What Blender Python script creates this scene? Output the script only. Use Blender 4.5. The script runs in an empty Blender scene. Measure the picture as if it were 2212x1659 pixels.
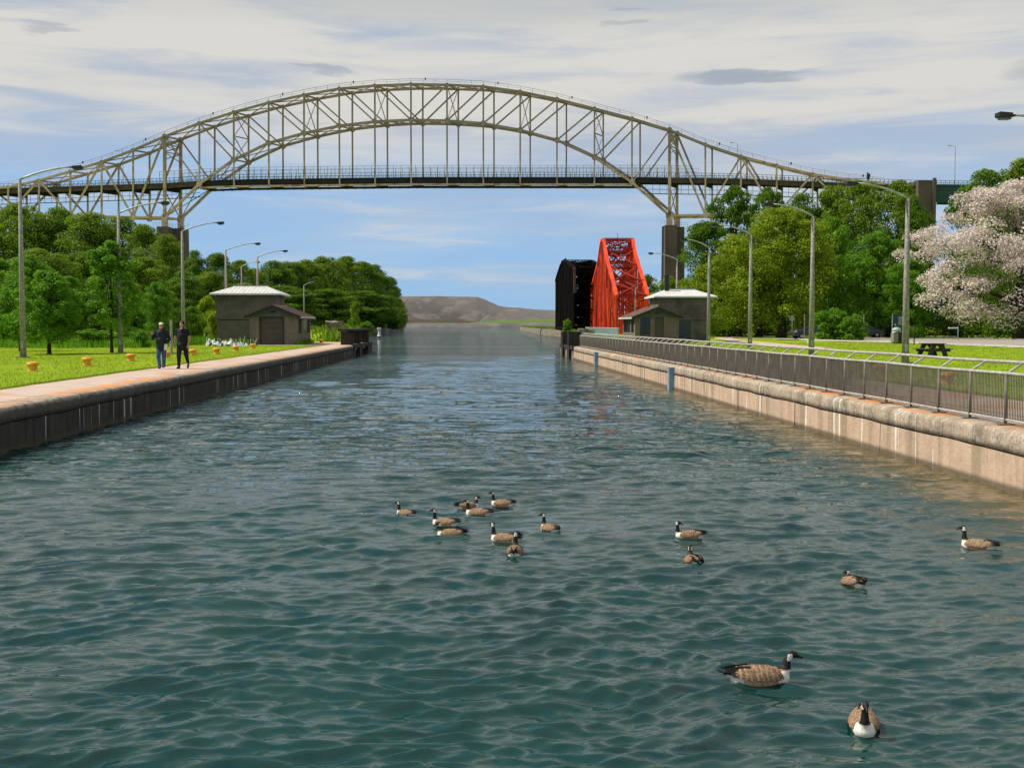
import bpy, bmesh, math, random
import numpy as np
from mathutils import Vector, Matrix, Quaternion

R = math.radians
rnd = random.Random(7)
S = bpy.context.scene
COL = S.collection

# ---------------------------------------------------------------- camera
F_PX = 2545.0                      # focal length in units of a 2212 px wide frame
YAW, PITCH, CAM_Z = R(2.247), R(2.868), 2.567
cd = bpy.data.cameras.new('camera'); cam = bpy.data.objects.new('camera', cd)
COL.objects.link(cam); S.camera = cam
cd.sensor_width = 36.0; cd.lens = F_PX / 2212 * 36.0
cd.clip_start = 0.1; cd.clip_end = 12000
cam.location = (0, 0, CAM_Z)
cam.rotation_euler = (R(90) - PITCH, 0, -YAW)

# ---------------------------------------------------------------- light, sky, exposure
S.view_settings.view_transform = 'Standard'; S.view_settings.look = 'None'
S.view_settings.exposure = 0.0; S.view_settings.gamma = 1.0
S.view_settings.use_curve_mapping = False
SUN_EL = R(52); SUN_DIR = Vector((-0.97, 0.12, 0)).normalized() * math.cos(SUN_EL) + Vector((0, 0, math.sin(SUN_EL)))
sl = bpy.data.lights.new('sun', 'SUN'); sl.energy = 5.0; sl.angle = R(0.5); sl.color = (1.0, 0.94, 0.84)
so = bpy.data.objects.new('sun', sl); COL.objects.link(so)
so.rotation_euler = (-SUN_DIR).to_track_quat('-Z', 'Y').to_euler(); so.location = (-50, 0, 80)

W = bpy.data.worlds.new('World'); S.world = W; W.use_nodes = True
wn = W.node_tree; wn.nodes.clear()


def nd(t, typ, **kw):
    n = t.nodes.new(typ)
    for k, v in kw.items():
        if k.startswith('i_'):
            n.inputs[k[2:].replace('_', ' ')].default_value = v
        else:
            setattr(n, k, v)
    return n


def lk(t, a, b): t.links.new(a, b)


def mth(t, op, a, b=None, c=None, clamp=False):
    n = t.nodes.new('ShaderNodeMath'); n.operation = op; n.use_clamp = clamp
    for i, v in enumerate((a, b, c)):
        if v is None: continue
        if isinstance(v, (int, float)): n.inputs[i].default_value = v
        else: t.links.new(v, n.inputs[i])
    return n.outputs[0]


def smooth(t, v, lo, hi):
    n = t.nodes.new('ShaderNodeMapRange'); n.interpolation_type = 'SMOOTHSTEP'
    t.links.new(v, n.inputs['Value']); n.inputs['From Min'].default_value = lo; n.inputs['From Max'].default_value = hi
    return n.outputs[0]


def mixc(t, fac, a, b, mode='MIX'):
    n = t.nodes.new('ShaderNodeMix'); n.data_type = 'RGBA'; n.blend_type = mode
    if isinstance(fac, (int, float)): n.inputs[0].default_value = fac
    else: t.links.new(fac, n.inputs[0])
    for i, v in ((6, a), (7, b)):
        if isinstance(v, tuple): n.inputs[i].default_value = (*v, 1) if len(v) == 3 else v
        else: t.links.new(v, n.inputs[i])
    return n.outputs[2]


def build_world():
    t = wn
    out = nd(t, 'ShaderNodeOutputWorld'); bg = nd(t, 'ShaderNodeBackground'); bg.inputs[1].default_value = 0.1
    sky = nd(t, 'ShaderNodeTexSky'); sky.sky_type = 'NISHITA'; sky.sun_disc = False
    sky.sun_elevation = SUN_EL; sky.sun_rotation = math.atan2(SUN_DIR.x, SUN_DIR.y)
    sky.air_density = 1.0; sky.dust_density = 0.3; sky.ozone_density = 3.0
    tc = nd(t, 'ShaderNodeTexCoord'); sep = nd(t, 'ShaderNodeSeparateXYZ'); lk(t, tc.outputs['Generated'], sep.inputs[0])
    x, y, z = sep.outputs
    az = mth(t, 'ARCTAN2', x, y)
    # cloud layers: long flat streaks, coordinates azimuth x elevation
    def layer(sx, sz, off, scale, detail, rough, dist=0.0):
        cb = nd(t, 'ShaderNodeCombineXYZ')
        lk(t, mth(t, 'MULTIPLY', az, sx), cb.inputs[0]); lk(t, mth(t, 'MULTIPLY', z, sz), cb.inputs[1]); cb.inputs[2].default_value = off
        n = nd(t, 'ShaderNodeTexNoise'); n.inputs['Scale'].default_value = scale; n.inputs['Detail'].default_value = detail
        n.inputs['Roughness'].default_value = rough; n.inputs['Distortion'].default_value = dist
        lk(t, cb.outputs[0], n.inputs['Vector']); return n.outputs[0]
    n1 = layer(1.0, 7.0, 3.2, 3.0, 6, .55, .4)
    n2 = layer(1.0, 9.0, 9.7, 7.0, 7, .6, .6)
    n4 = layer(1.0, 4.0, 2.2, 26.0, 5, .6, .3)
    n3 = layer(2.0, 11.0, 1.3, 2.2, 3, .5)
    # coverage grows with elevation: open blue near the horizon, overcast above ~12 degrees
    e = mth(t, 'ADD', z, mth(t, 'MULTIPLY', mth(t, 'SUBTRACT', n1, .5), .20))
    cov = smooth(t, e, .035, .185)
    wisp = mth(t, 'MULTIPLY', smooth(t, n2, .38, .72), smooth(t, z, -.01, .05))
    cov2 = mth(t, 'MAXIMUM', cov, mth(t, 'MULTIPLY', wisp, .62))
    # cloud tone: grey-blue bellies and cream lit parts
    tone = mth(t, 'ADD', mth(t, 'MULTIPLY', n2, .75), mth(t, 'MULTIPLY', n3, .75))
    lit = smooth(t, mth(t, 'ADD', tone, mth(t, 'MULTIPLY', smooth(t, z, .10, .22), .14)), .62, .98)
    grey = (4.45, 5.1, 6.15); cream = (7.0, 6.85, 6.45)
    ccol = mixc(t, lit, grey, cream)
    high = smooth(t, mth(t, 'ADD', z, mth(t, 'MULTIPLY', mth(t, 'SUBTRACT', n1, .5), .05)), .228, .268)
    ccol = mixc(t, mth(t, 'MULTIPLY', high, .72), ccol, (4.9, 5.15, 5.3))
    # dark lens-shaped clouds
    def lens(azc, zc, ra, rz, seedn):
        da = mth(t, 'DIVIDE', mth(t, 'SUBTRACT', az, azc), ra)
        dz = mth(t, 'DIVIDE', mth(t, 'SUBTRACT', mth(t, 'ADD', z, mth(t, 'ADD', mth(t, 'MULTIPLY', mth(t, 'SUBTRACT', n2, .5), .03), mth(t, 'MULTIPLY', mth(t, 'SUBTRACT', n4, .5), .014))), zc), rz)
        r2 = mth(t, 'ADD', mth(t, 'MULTIPLY', da, da), mth(t, 'MULTIPLY', dz, dz))
        return mth(t, 'MULTIPLY', mth(t, 'SUBTRACT', 1.0, smooth(t, r2, .1, 1.25)), seedn)
    lm = mth(t, 'MAXIMUM', lens(.233, .2005, .062, .0062, .85), lens(-.118, .207, .03, .0035, .6))
    lm = mth(t, 'MAXIMUM', lm, lens(.135, .247, .025, .003, .5)); lm = mth(t, 'MAXIMUM', lm, lens(-.33, .225, .025, .003, .5))
    lm = mth(t, 'MAXIMUM', lm, lens(.46, .19, .035, .011, .5))
    ccol = mixc(t, lm, ccol, (3.5, 4.0, 4.7))
    blue = mixc(t, 1.0, sky.outputs[0], (.62, .93, 1.42), 'MULTIPLY')
    blue = mixc(t, .8, blue, (3.1, 5.25, 8.0))
    # open sky again away from the cloud sheet overhead
    gap = layer(1.5, 2.0, 5.5, 2.0, 4, .5)
    opening = mth(t, 'MULTIPLY', smooth(t, z, .35, .75), smooth(t, gap, .5, .62))
    cov3 = mth(t, 'MULTIPLY', cov2, mth(t, 'SUBTRACT', 1.0, mth(t, 'MULTIPLY', opening, .8)))
    colr = mixc(t, cov3, blue, ccol)
    lk(t, colr, bg.inputs[0]); lk(t, bg.outputs[0], out.inputs[0])
build_world()


# ---------------------------------------------------------------- pixel -> place helpers (2212 px wide frame)
_ca, _sa, _cp, _sp = math.cos(YAW), math.sin(YAW), math.cos(PITCH), math.sin(PITCH)
def ray(x, y):
    r = (x - 1106) / F_PX; u = (829.5 - y) / F_PX
    return Vector((_sa * _cp + _ca * r + _sa * _sp * u, _ca * _cp - _sa * r + _ca * _sp * u, -_sp + _cp * u))
CP = Vector((0, 0, CAM_Z))
def at(x, y, Y): d = ray(x, y); return CP + d * (Y / d.y)
def gr(x, y, z=.95): d = ray(x, y); return CP + d * ((z - CAM_Z) / d.z)
def orig(x, y): return x / 1.7635, y / 1.7635


# ---------------------------------------------------------------- materials
def new_mat(name):
    m = bpy.data.materials.new(name); m.use_nodes = True; t = m.node_tree
    return m, t, t.nodes['Principled BSDF']


def mat(name, c1, c2=None, scale=6.0, rough=.7, bump=0.0, bscale=None, stretch=(1, 1, 1), metal=0.0, detail=6, c3=None, s3=1.0, spec=.4, thr=(.35, .65)):
    m, t, p = new_mat(name)
    p.inputs['Roughness'].default_value = rough; p.inputs['Metallic'].default_value = metal
    p.inputs['Specular IOR Level'].default_value = spec
    geo = nd(t, 'ShaderNodeNewGeometry'); mp = nd(t, 'ShaderNodeMapping'); lk(t, geo.outputs['Position'], mp.inputs[0])
    mp.inputs['Scale'].default_value = stretch
    if c2 is None:
        c2 = tuple(v * .75 for v in c1)
    n = nd(t, 'ShaderNodeTexNoise'); n.inputs['Scale'].default_value = scale; n.inputs['Detail'].default_value = detail
    lk(t, mp.outputs[0], n.inputs['Vector'])
    c = mixc(t, smooth(t, n.outputs[0], *thr), c1, c2)
    if c3:
        n3 = nd(t, 'ShaderNodeTexNoise'); n3.inputs['Scale'].default_value = s3; n3.inputs['Detail'].default_value = 4
        lk(t, geo.outputs['Position'], n3.inputs['Vector'])
        c = mixc(t, smooth(t, n3.outputs[0], .48, .66), c, c3)
    lk(t, c, p.inputs['Base Color'])
    if bump:
        b = nd(t, 'ShaderNodeBump'); b.inputs['Strength'].default_value = bump; b.inputs['Distance'].default_value = .05
        nb = nd(t, 'ShaderNodeTexNoise'); nb.inputs['Scale'].default_value = bscale or scale * 3; nb.inputs['Detail'].default_value = 5
        lk(t, mp.outputs[0], nb.inputs['Vector']); lk(t, nb.outputs[0], b.inputs['Height']); lk(t, b.outputs[0], p.inputs['Normal'])
    return m


def leaf_mat(name, a, b, c, transl=.45, rough=.6):
    m, t, p = new_mat(name)
    geo = nd(t, 'ShaderNodeNewGeometry')
    r = geo.outputs['Random Per Island']
    ramp = nd(t, 'ShaderNodeValToRGB'); e = ramp.color_ramp.elements
    e[0].position = 0; e[0].color = (*a, 1); e[1].position = 1; e[1].color = (*c, 1)
    k = ramp.color_ramp.elements.new(.5); k.color = (*b, 1)
    lk(t, r, ramp.inputs[0])
    n = nd(t, 'ShaderNodeTexNoise'); n.inputs['Scale'].default_value = .55; lk(t, geo.outputs['Position'], n.inputs['Vector'])
    hv = nd(t, 'ShaderNodeHueSaturation'); lk(t, ramp.outputs[0], hv.inputs['Color'])
    lk(t, mth(t, 'ADD', .7, mth(t, 'MULTIPLY', n.outputs[0], .6)), hv.inputs['Value'])
    lk(t, hv.outputs[0], p.inputs['Base Color']); p.inputs['Roughness'].default_value = rough
    p.inputs['Specular IOR Level'].default_value = .25
    tr = nd(t, 'ShaderNodeBsdfTranslucent'); lk(t, hv.outputs[0], tr.inputs[0])
    mx = nd(t, 'ShaderNodeMixShader'); mx.inputs[0].default_value = transl
    out = [q for q in t.nodes if q.type == 'OUTPUT_MATERIAL'][0]
    lk(t, p.outputs[0], mx.inputs[1]); lk(t, tr.outputs[0], mx.inputs[2]); lk(t, mx.outputs[0], out.inputs[0])
    return m


M = {}
M['steel'] = mat('cream_bridge_paint', (.64, .48, .36), (.52, .375, .265), scale=1.2, rough=.75, c3=(.34, .20, .10), s3=.5)
def two_coats(m):
    # the lower steelwork carries a newer cream coat, above it the old brown one
    t = m.node_tree; p = t.nodes['Principled BSDF']; src = p.inputs['Base Color'].links[0].from_socket
    geo = nd(t, 'ShaderNodeNewGeometry'); sep = nd(t, 'ShaderNodeSeparateXYZ'); lk(t, geo.outputs['Position'], sep.inputs[0])
    n = nd(t, 'ShaderNodeTexNoise'); n.inputs['Scale'].default_value = .9
    old = mixc(t, smooth(t, n.outputs[0], .35, .65), (.38, .29, .21), (.27, .20, .14))
    lk(t, mixc(t, smooth(t, sep.outputs[2], 43.5, 45.5), src, old), p.inputs['Base Color'])
two_coats(M['steel'])
M['deck'] = mat('dark_deck_steel', (.016, .014, .011), (.026, .022, .017), scale=.6, rough=.8)
M['deckside'] = mat('approach_fascia', (.10, .07, .045), (.06, .045, .03), scale=.6, rough=.8)
M['greenrail'] = mat('green_railing_paint', (.03, .10, .09), (.05, .14, .12), scale=2, rough=.6)
M['greengirder'] = mat('green_girder', (.015, .06, .05), (.01, .045, .04), scale=1, rough=.6)
M['pier'] = mat('pier_concrete', (.125, .092, .075), (.08, .06, .05), scale=.35, rough=.9, stretch=(1, 1, .3), bump=.3, bscale=1)
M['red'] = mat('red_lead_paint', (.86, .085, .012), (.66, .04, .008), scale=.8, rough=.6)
M['reddark'] = mat('shaded_red_paint', (.42, .03, .015), (.28, .02, .012), scale=.8, rough=.7)  # darker copy of the red, shade of the inner members put into the colour
M['black'] = mat('tarred_steel', (.004, .0035, .0035), (.010, .006, .005), scale=.7, rough=.95, spec=.05)
M['rust'] = mat('rusty_brown_steel', (.12, .06, .04), (.07, .04, .03), scale=1, rough=.8)
M['galv'] = mat('galvanised_steel', (.42, .43, .41), (.30, .31, .30), scale=4, rough=.5, metal=.35)
M['pole'] = mat('concrete_lamp_pole', (.32, .30, .265), (.21, .195, .165), scale=9, rough=.85, bump=.2, thr=(.4, .6))
M['lamphead'] = mat('dark_lamp_head', (.02, .02, .02), rough=.5)
M['lamplens'] = mat('lamp_lens', (.10, .10, .095), rough=.3)
M['fence'] = mat('galvanised_fence_pipe', (.47, .45, .40), (.33, .31, .26), scale=8, rough=.6, metal=.1)
M['fencebar'] = mat('fence_bar_steel', (.19, .165, .13), (.135, .118, .092), scale=5, rough=.7)
M['bollard'] = mat('yellow_bollard_paint', (.86, .40, .03), (.70, .27, .02), scale=9, rough=.55, c3=(.78, .33, .03), s3=4)
M['stucco'] = mat('grey_brown_stucco', (.14, .122, .108), (.112, .098, .088), scale=1.2, rough=.95, c3=(.08, .068, .06), s3=.7, bump=.5, bscale=25)
M['stucco_hi'] = mat('pale_stucco_porch', (.18, .14, .115), (.14, .11, .09), scale=3, rough=.95, bump=.5, bscale=25)
M['door'] = mat('brown_grey_door', (.085, .065, .055), (.07, .055, .045), scale=2, rough=.7)
M['tealdoor'] = mat('teal_door', (.04, .06, .064), (.034, .05, .055), scale=2, rough=.7)
M['trim'] = mat('dark_trim', (.03, .025, .02), rough=.8)
M['gable'] = mat('bluegrey_gable_board', (.085, .095, .095), (.06, .07, .07), scale=3, rough=.8)
M['metalroof'] = mat('white_metal_roof', (.64, .62, .57), (.54, .52, .48), scale=2, rough=.45)
M['shingle'] = mat('brown_shingle', (.17, .10, .075), (.10, .065, .05), scale=5, rough=.95)
M['glass'] = mat('dark_window_glass', (.012, .014, .016), rough=.12, spec=.6)
M['timber'] = mat('black_timber', (.018, .016, .013), (.03, .025, .02), scale=2, rough=.8)
M['oldconc'] = mat('old_concrete', (.30, .25, .19), (.14, .12, .09), scale=2.5, rough=.95, bump=.6, bscale=6, c3=(.09, .08, .06), s3=1.2)
M['bluepaint'] = mat('blue_fender_paint', (.22, .36, .45), (.17, .28, .36), scale=3, rough=.45)
M['tablewood'] = mat('dark_picnic_wood', (.035, .03, .022), (.055, .045, .03), scale=5, rough=.85)
M['asphalt'] = mat('pale_worn_asphalt', (.33, .28, .25), (.27, .23, .20), scale=1.2, rough=.95)
M['kerb'] = mat('pale_kerb', (.55, .51, .44), (.45, .41, .35), scale=2, rough=.9)
M['signgreen'] = mat('green_sign', (.008, .05, .045), rough=.5)
M['white'] = mat('white_paint', (.75, .75, .72), (.62, .62, .6), scale=5, rough=.6)
M['signgrey'] = mat('sign_back', (.28, .29, .24), rough=.5)
M['bark'] = mat('bark', (.045, .035, .026), (.025, .02, .015), scale=3, rough=.95, bump=.5, stretch=(3, 3, .6))
M['binbrown'] = mat('pale_bin_panel', (.24, .22, .18), (.18, .165, .13), scale=6, rough=.8)
M['blackplastic'] = mat('black_plastic', (.012, .012, .012), rough=.5)
M['fencelink'] = mat('pale_blue_fence', (.33, .43, .43), (.26, .35, .36), scale=3, rough=.5)
M['skin'] = mat('skin', (.50, .25, .17), (.44, .21, .14), scale=12, rough=.55)
M['jacket'] = mat('dark_navy_jacket', (.012, .018, .022), (.008, .012, .015), scale=12, rough=.8, bump=.3, bscale=14)
M['blackcloth'] = mat('black_cloth', (.009, .009, .011), (.006, .006, .007), scale=12, rough=.85, bump=.3, bscale=14)
M['jeans'] = mat('blue_jeans', (.05, .13, .30), (.03, .08, .19), scale=8, rough=.85, bump=.3, bscale=14)
M['hair_dark'] = mat('dark_hair', (.012, .007, .005), rough=.6)
M['hair_grey'] = mat('brown_hair', (.07, .04, .025), rough=.7)
M['hat'] = mat('cream_hat', (.70, .62, .50), rough=.8)
M['brownshoe'] = mat('brown_shoe', (.09, .04, .025), rough=.6)
M['blackshoe'] = mat('black_shoe', (.01, .01, .012), rough=.5)
M['car'] = mat('black_car_paint', (.012, .013, .016), rough=.2, spec=.7)
M['silver'] = mat('silver_car_paint', (.35, .36, .38), rough=.3, metal=.3)
M['tyre'] = mat('tyre', (.01, .01, .01), rough=.9)
M['rim'] = mat('rim', (.35, .35, .36), rough=.35, metal=.6)
M['goose_black'] = mat('goose_black', (.006, .006, .006), rough=.65)
M['goose_white'] = mat('goose_white', (.80, .76, .68), (.70, .66, .58), scale=25, rough=.8)
M['goose_brown'] = mat('goose_brown', (.30, .19, .11), (.19, .115, .065), scale=30, rough=.85, stretch=(2, 1, 1), thr=(.42, .58))
M['goose_flank'] = mat('goose_flank', (.52, .37, .25), (.36, .23, .14), scale=34, rough=.85, thr=(.42, .58))
M['feather'] = mat('brown_feather', (.235, .14, .075), (.15, .085, .045), scale=20, rough=.8)
M['feather_b'] = mat('brown_feather_light', (.30, .185, .105), (.20, .12, .07), scale=20, rough=.8)
M['feather_tip'] = mat('pale_feather_tip', (.40, .27, .16), (.31, .20, .12), scale=20, rough=.8)
M['hill'] = mat('grey_slag', (.125, .11, .102), (.085, .075, .07), scale=.02, rough=1, c3=(.155, .138, .125), s3=.05, bump=.6, bscale=.05)
M['farwood'] = mat('far_dark_scrub', (.05, .06, .03), (.07, .055, .04), scale=.05, rough=1)
M['fargrass'] = mat('far_grass', (.07, .15, .015), (.11, .13, .03), scale=.03, rough=1)

# leaves
M['lf_olive'] = leaf_mat('olive_leaves', (.095, .165, .006), (.16, .26, .010), (.25, .34, .02))
M['lf_dark'] = leaf_mat('dark_leaves', (.06, .145, .006), (.11, .215, .008), (.18, .28, .014))
M['lf_green'] = leaf_mat('fresh_green_leaves', (.065, .19, .008), (.12, .29, .010), (.21, .37, .015))
M['lf_lime'] = leaf_mat('lime_leaves', (.12, .20, .005), (.21, .31, .008), (.33, .40, .015))
M['lf_yellow'] = leaf_mat('yellow_green_leaves', (.16, .25, .006), (.27, .38, .010), (.38, .46, .02))
M['blossom'] = leaf_mat('pale_pink_blossom', (.56, .40, .42), (.76, .65, .63), (.60, .61, .36), transl=.25)
M['grassblade'] = leaf_mat('grass_blades', (.15, .24, .006), (.24, .33, .008), (.34, .39, .015))


def grass_mat():
    m, t, p = new_mat('mown_grass')
    geo = nd(t, 'ShaderNodeNewGeometry'); pos = geo.outputs['Position']
    def nz(s, d=5, st=None):
        n = nd(t, 'ShaderNodeTexNoise'); n.inputs['Scale'].default_value = s; n.inputs['Detail'].default_value = d
        if st:
            mp = nd(t, 'ShaderNodeMapping'); mp.inputs['Scale'].default_value = st; lk(t, pos, mp.inputs[0]); lk(t, mp.outputs[0], n.inputs['Vector'])
        else: lk(t, pos, n.inputs['Vector'])
        return n.outputs[0]
    c = mixc(t, smooth(t, nz(.25), .35, .65), (.19, .29, .004), (.26, .33, .006))
    c = mixc(t, smooth(t, nz(2.2, 6), .45, .62), c, (.14, .25, .004))
    c = mixc(t, smooth(t, nz(14, 4), .52, .7), c, (.33, .38, .010))
    c = mixc(t, mth(t, 'MULTIPLY', smooth(t, nz(.9, 4), .60, .74), .5), c, (.28, .22, .05))
    c = mixc(t, smooth(t, nz(30, 2), .58, .72), c, (.09, .18, .003))
    lk(t, c, p.inputs['Base Color']); p.inputs['Roughness'].default_value = .9; p.inputs['Specular IOR Level'].default_value = .1
    b = nd(t, 'ShaderNodeBump'); b.inputs['Strength'].default_value = .7; b.inputs['Distance'].default_value = .06
    lk(t, nz(12, 6), b.inputs['Height']); lk(t, b.outputs[0], p.inputs['Normal'])
    return m
M['grass'] = grass_mat()


def wall_mat(name, base, base2, streak, dark, lip=False, face_shade=False):
    m, t, p = new_mat(name)
    geo = nd(t, 'ShaderNodeNewGeometry'); pos = geo.outputs['Position']
    def nz(s, st, d=5):
        mp = nd(t, 'ShaderNodeMapping'); mp.inputs['Scale'].default_value = st; lk(t, pos, mp.inputs[0])
        n = nd(t, 'ShaderNodeTexNoise'); n.inputs['Scale'].default_value = s; n.inputs['Detail'].default_value = d
        lk(t, mp.outputs[0], n.inputs['Vector']); return n.outputs[0]
    sep = nd(t, 'ShaderNodeSeparateXYZ'); lk(t, pos, sep.inputs[0])
    c = mixc(t, smooth(t, nz(1.5, (1, 1, 1)), .35, .65), base, base2)
    c = mixc(t, mth(t, 'MULTIPLY', smooth(t, nz(2.2, (.2, 1, .12), 4), .48, .66), .75), c, dark)
    c = mixc(t, mth(t, 'MULTIPLY', smooth(t, nz(9, (.2, 1, .05), 3), .60, .72), .5), c, dark)
    c = mixc(t, mth(t, 'MULTIPLY', smooth(t, nz(5.0, (.1, 1, .03), 2), .625, .66), .9), c, streak)
    if lip:
        c = mixc(t, mth(t, 'MULTIPLY', smooth(t, nz(7, (1, 1, 1), 9), .50, .64), .65), c, (.50, .45, .38))
        c = mixc(t, mth(t, 'MULTIPLY', smooth(t, nz(22, (1, 1, 1), 7), .52, .62), .75), c, dark)
        rust = smooth(t, sep.outputs[2], .925, .95)
        c = mixc(t, mth(t, 'MULTIPLY', mth(t, 'MULTIPLY', rust, smooth(t, nz(1.1, (1, .6, 1), 5), .45, .62)), .85), c, (.55, .22, .06))
    if face_shade:  # shade on the coping's canal face, painted as a darker lower band
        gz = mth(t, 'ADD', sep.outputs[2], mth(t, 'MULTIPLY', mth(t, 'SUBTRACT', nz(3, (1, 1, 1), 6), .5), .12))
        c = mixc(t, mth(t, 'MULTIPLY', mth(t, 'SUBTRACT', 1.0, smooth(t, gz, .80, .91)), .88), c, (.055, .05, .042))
    if not lip:
        wet = mth(t, 'SUBTRACT', 1.0, smooth(t, sep.outputs[2], .06, .16))
        c = mixc(t, mth(t, 'MULTIPLY', wet, .8), c, (.07, .06, .035))
    lk(t, c, p.inputs['Base Color']); p.inputs['Roughness'].default_value = .92; p.inputs['Specular IOR Level'].default_value = .2
    b = nd(t, 'ShaderNodeBump'); b.inputs['Strength'].default_value = .6; b.inputs['Distance'].default_value = .03
    lk(t, nz(9, (1, 1, 1), 8), b.inputs['Height']); lk(t, b.outputs[0], p.inputs['Normal'])
    return m
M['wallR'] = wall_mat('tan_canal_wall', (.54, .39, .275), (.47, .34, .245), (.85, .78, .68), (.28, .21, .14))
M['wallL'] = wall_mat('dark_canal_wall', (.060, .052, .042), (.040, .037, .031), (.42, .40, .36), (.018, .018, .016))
M['cope'] = wall_mat('weathered_coping', (.44, .35, .25), (.35, .27, .19), (.62, .55, .46), (.17, .145, .11), lip=True)
M['copeL'] = wall_mat('shaded_coping', (.44, .34, .26), (.36, .27, .20), (.50, .45, .38), (.13, .115, .09), lip=True, face_shade=True)
M['path'] = mat('concrete_path', (.52, .40, .32), (.45, .345, .275), scale=1.3, rough=.95, bump=.3, bscale=20, c3=(.46, .27, .16), s3=.6)


def water_mat():
    m, t, p = new_mat('canal_water')
    geo = nd(t, 'ShaderNodeNewGeometry'); pos = geo.outputs['Position']
    sep = nd(t, 'ShaderNodeSeparateXYZ'); lk(t, pos, sep.inputs[0])
    def nz(s, st, d=4, dist=0):
        mp = nd(t, 'ShaderNodeMapping'); mp.inputs['Scale'].default_value = st; lk(t, pos, mp.inputs[0])
        n = nd(t, 'ShaderNodeTexNoise'); n.inputs['Scale'].default_value = s; n.inputs['Detail'].default_value = d
        n.inputs['Distortion'].default_value = dist
        lk(t, mp.outputs[0], n.inputs['Vector']); return n.outputs[0]
    c = mixc(t, smooth(t, nz(.12, (1, .6, 1)), .35, .65), (.0003, .034, .026), (.0003, .026, .022))
    # shallow strip by the sunlit wall, its tan reflection painted into the colour
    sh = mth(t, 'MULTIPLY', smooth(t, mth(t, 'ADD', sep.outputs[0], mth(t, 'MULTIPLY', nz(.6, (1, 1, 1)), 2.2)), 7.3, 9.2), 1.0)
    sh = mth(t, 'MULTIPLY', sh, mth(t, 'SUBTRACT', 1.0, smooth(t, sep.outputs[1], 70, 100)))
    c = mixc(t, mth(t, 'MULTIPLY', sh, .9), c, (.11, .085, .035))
    lk(t, c, p.inputs['Base Color']); p.inputs['Roughness'].default_value = .035; p.inputs['IOR'].default_value = 1.58
    p.inputs['Specular IOR Level'].default_value = .5
    mid = smooth(t, sep.outputs[1], 11, 36); far = smooth(t, sep.outputs[1], 50, 180)
    h = mth(t, 'ADD', mth(t, 'MULTIPLY', nz(11, (.5, 1, 1), 3, .4), .009), mth(t, 'MULTIPLY', nz(27, (.5, 1, 1), 2, .3), .0032))
    h = mth(t, 'ADD', h, mth(t, 'MULTIPLY', mth(t, 'MULTIPLY', nz(2.4, (.34, 1, 1), 4, .5), mid), .52))
    h = mth(t, 'ADD', h, mth(t, 'MULTIPLY', mth(t, 'MULTIPLY', nz(.7, (.26, 1, 1), 4, .6), far), 1.7))
    h = mth(t, 'MULTIPLY', h, mth(t, 'ADD', .55, mth(t, 'MULTIPLY', smooth(t, nz(.06, (.35, 1, 1), 3), .35, .65), .8)))
    b = nd(t, 'ShaderNodeBump'); b.inputs['Strength'].default_value = 1.0; b.inputs['Distance'].default_value = 1.0
    lk(t, h, b.inputs['Height']); lk(t, b.outputs[0], p.inputs['Normal'])
    return m
M['water'] = water_mat()


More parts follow.
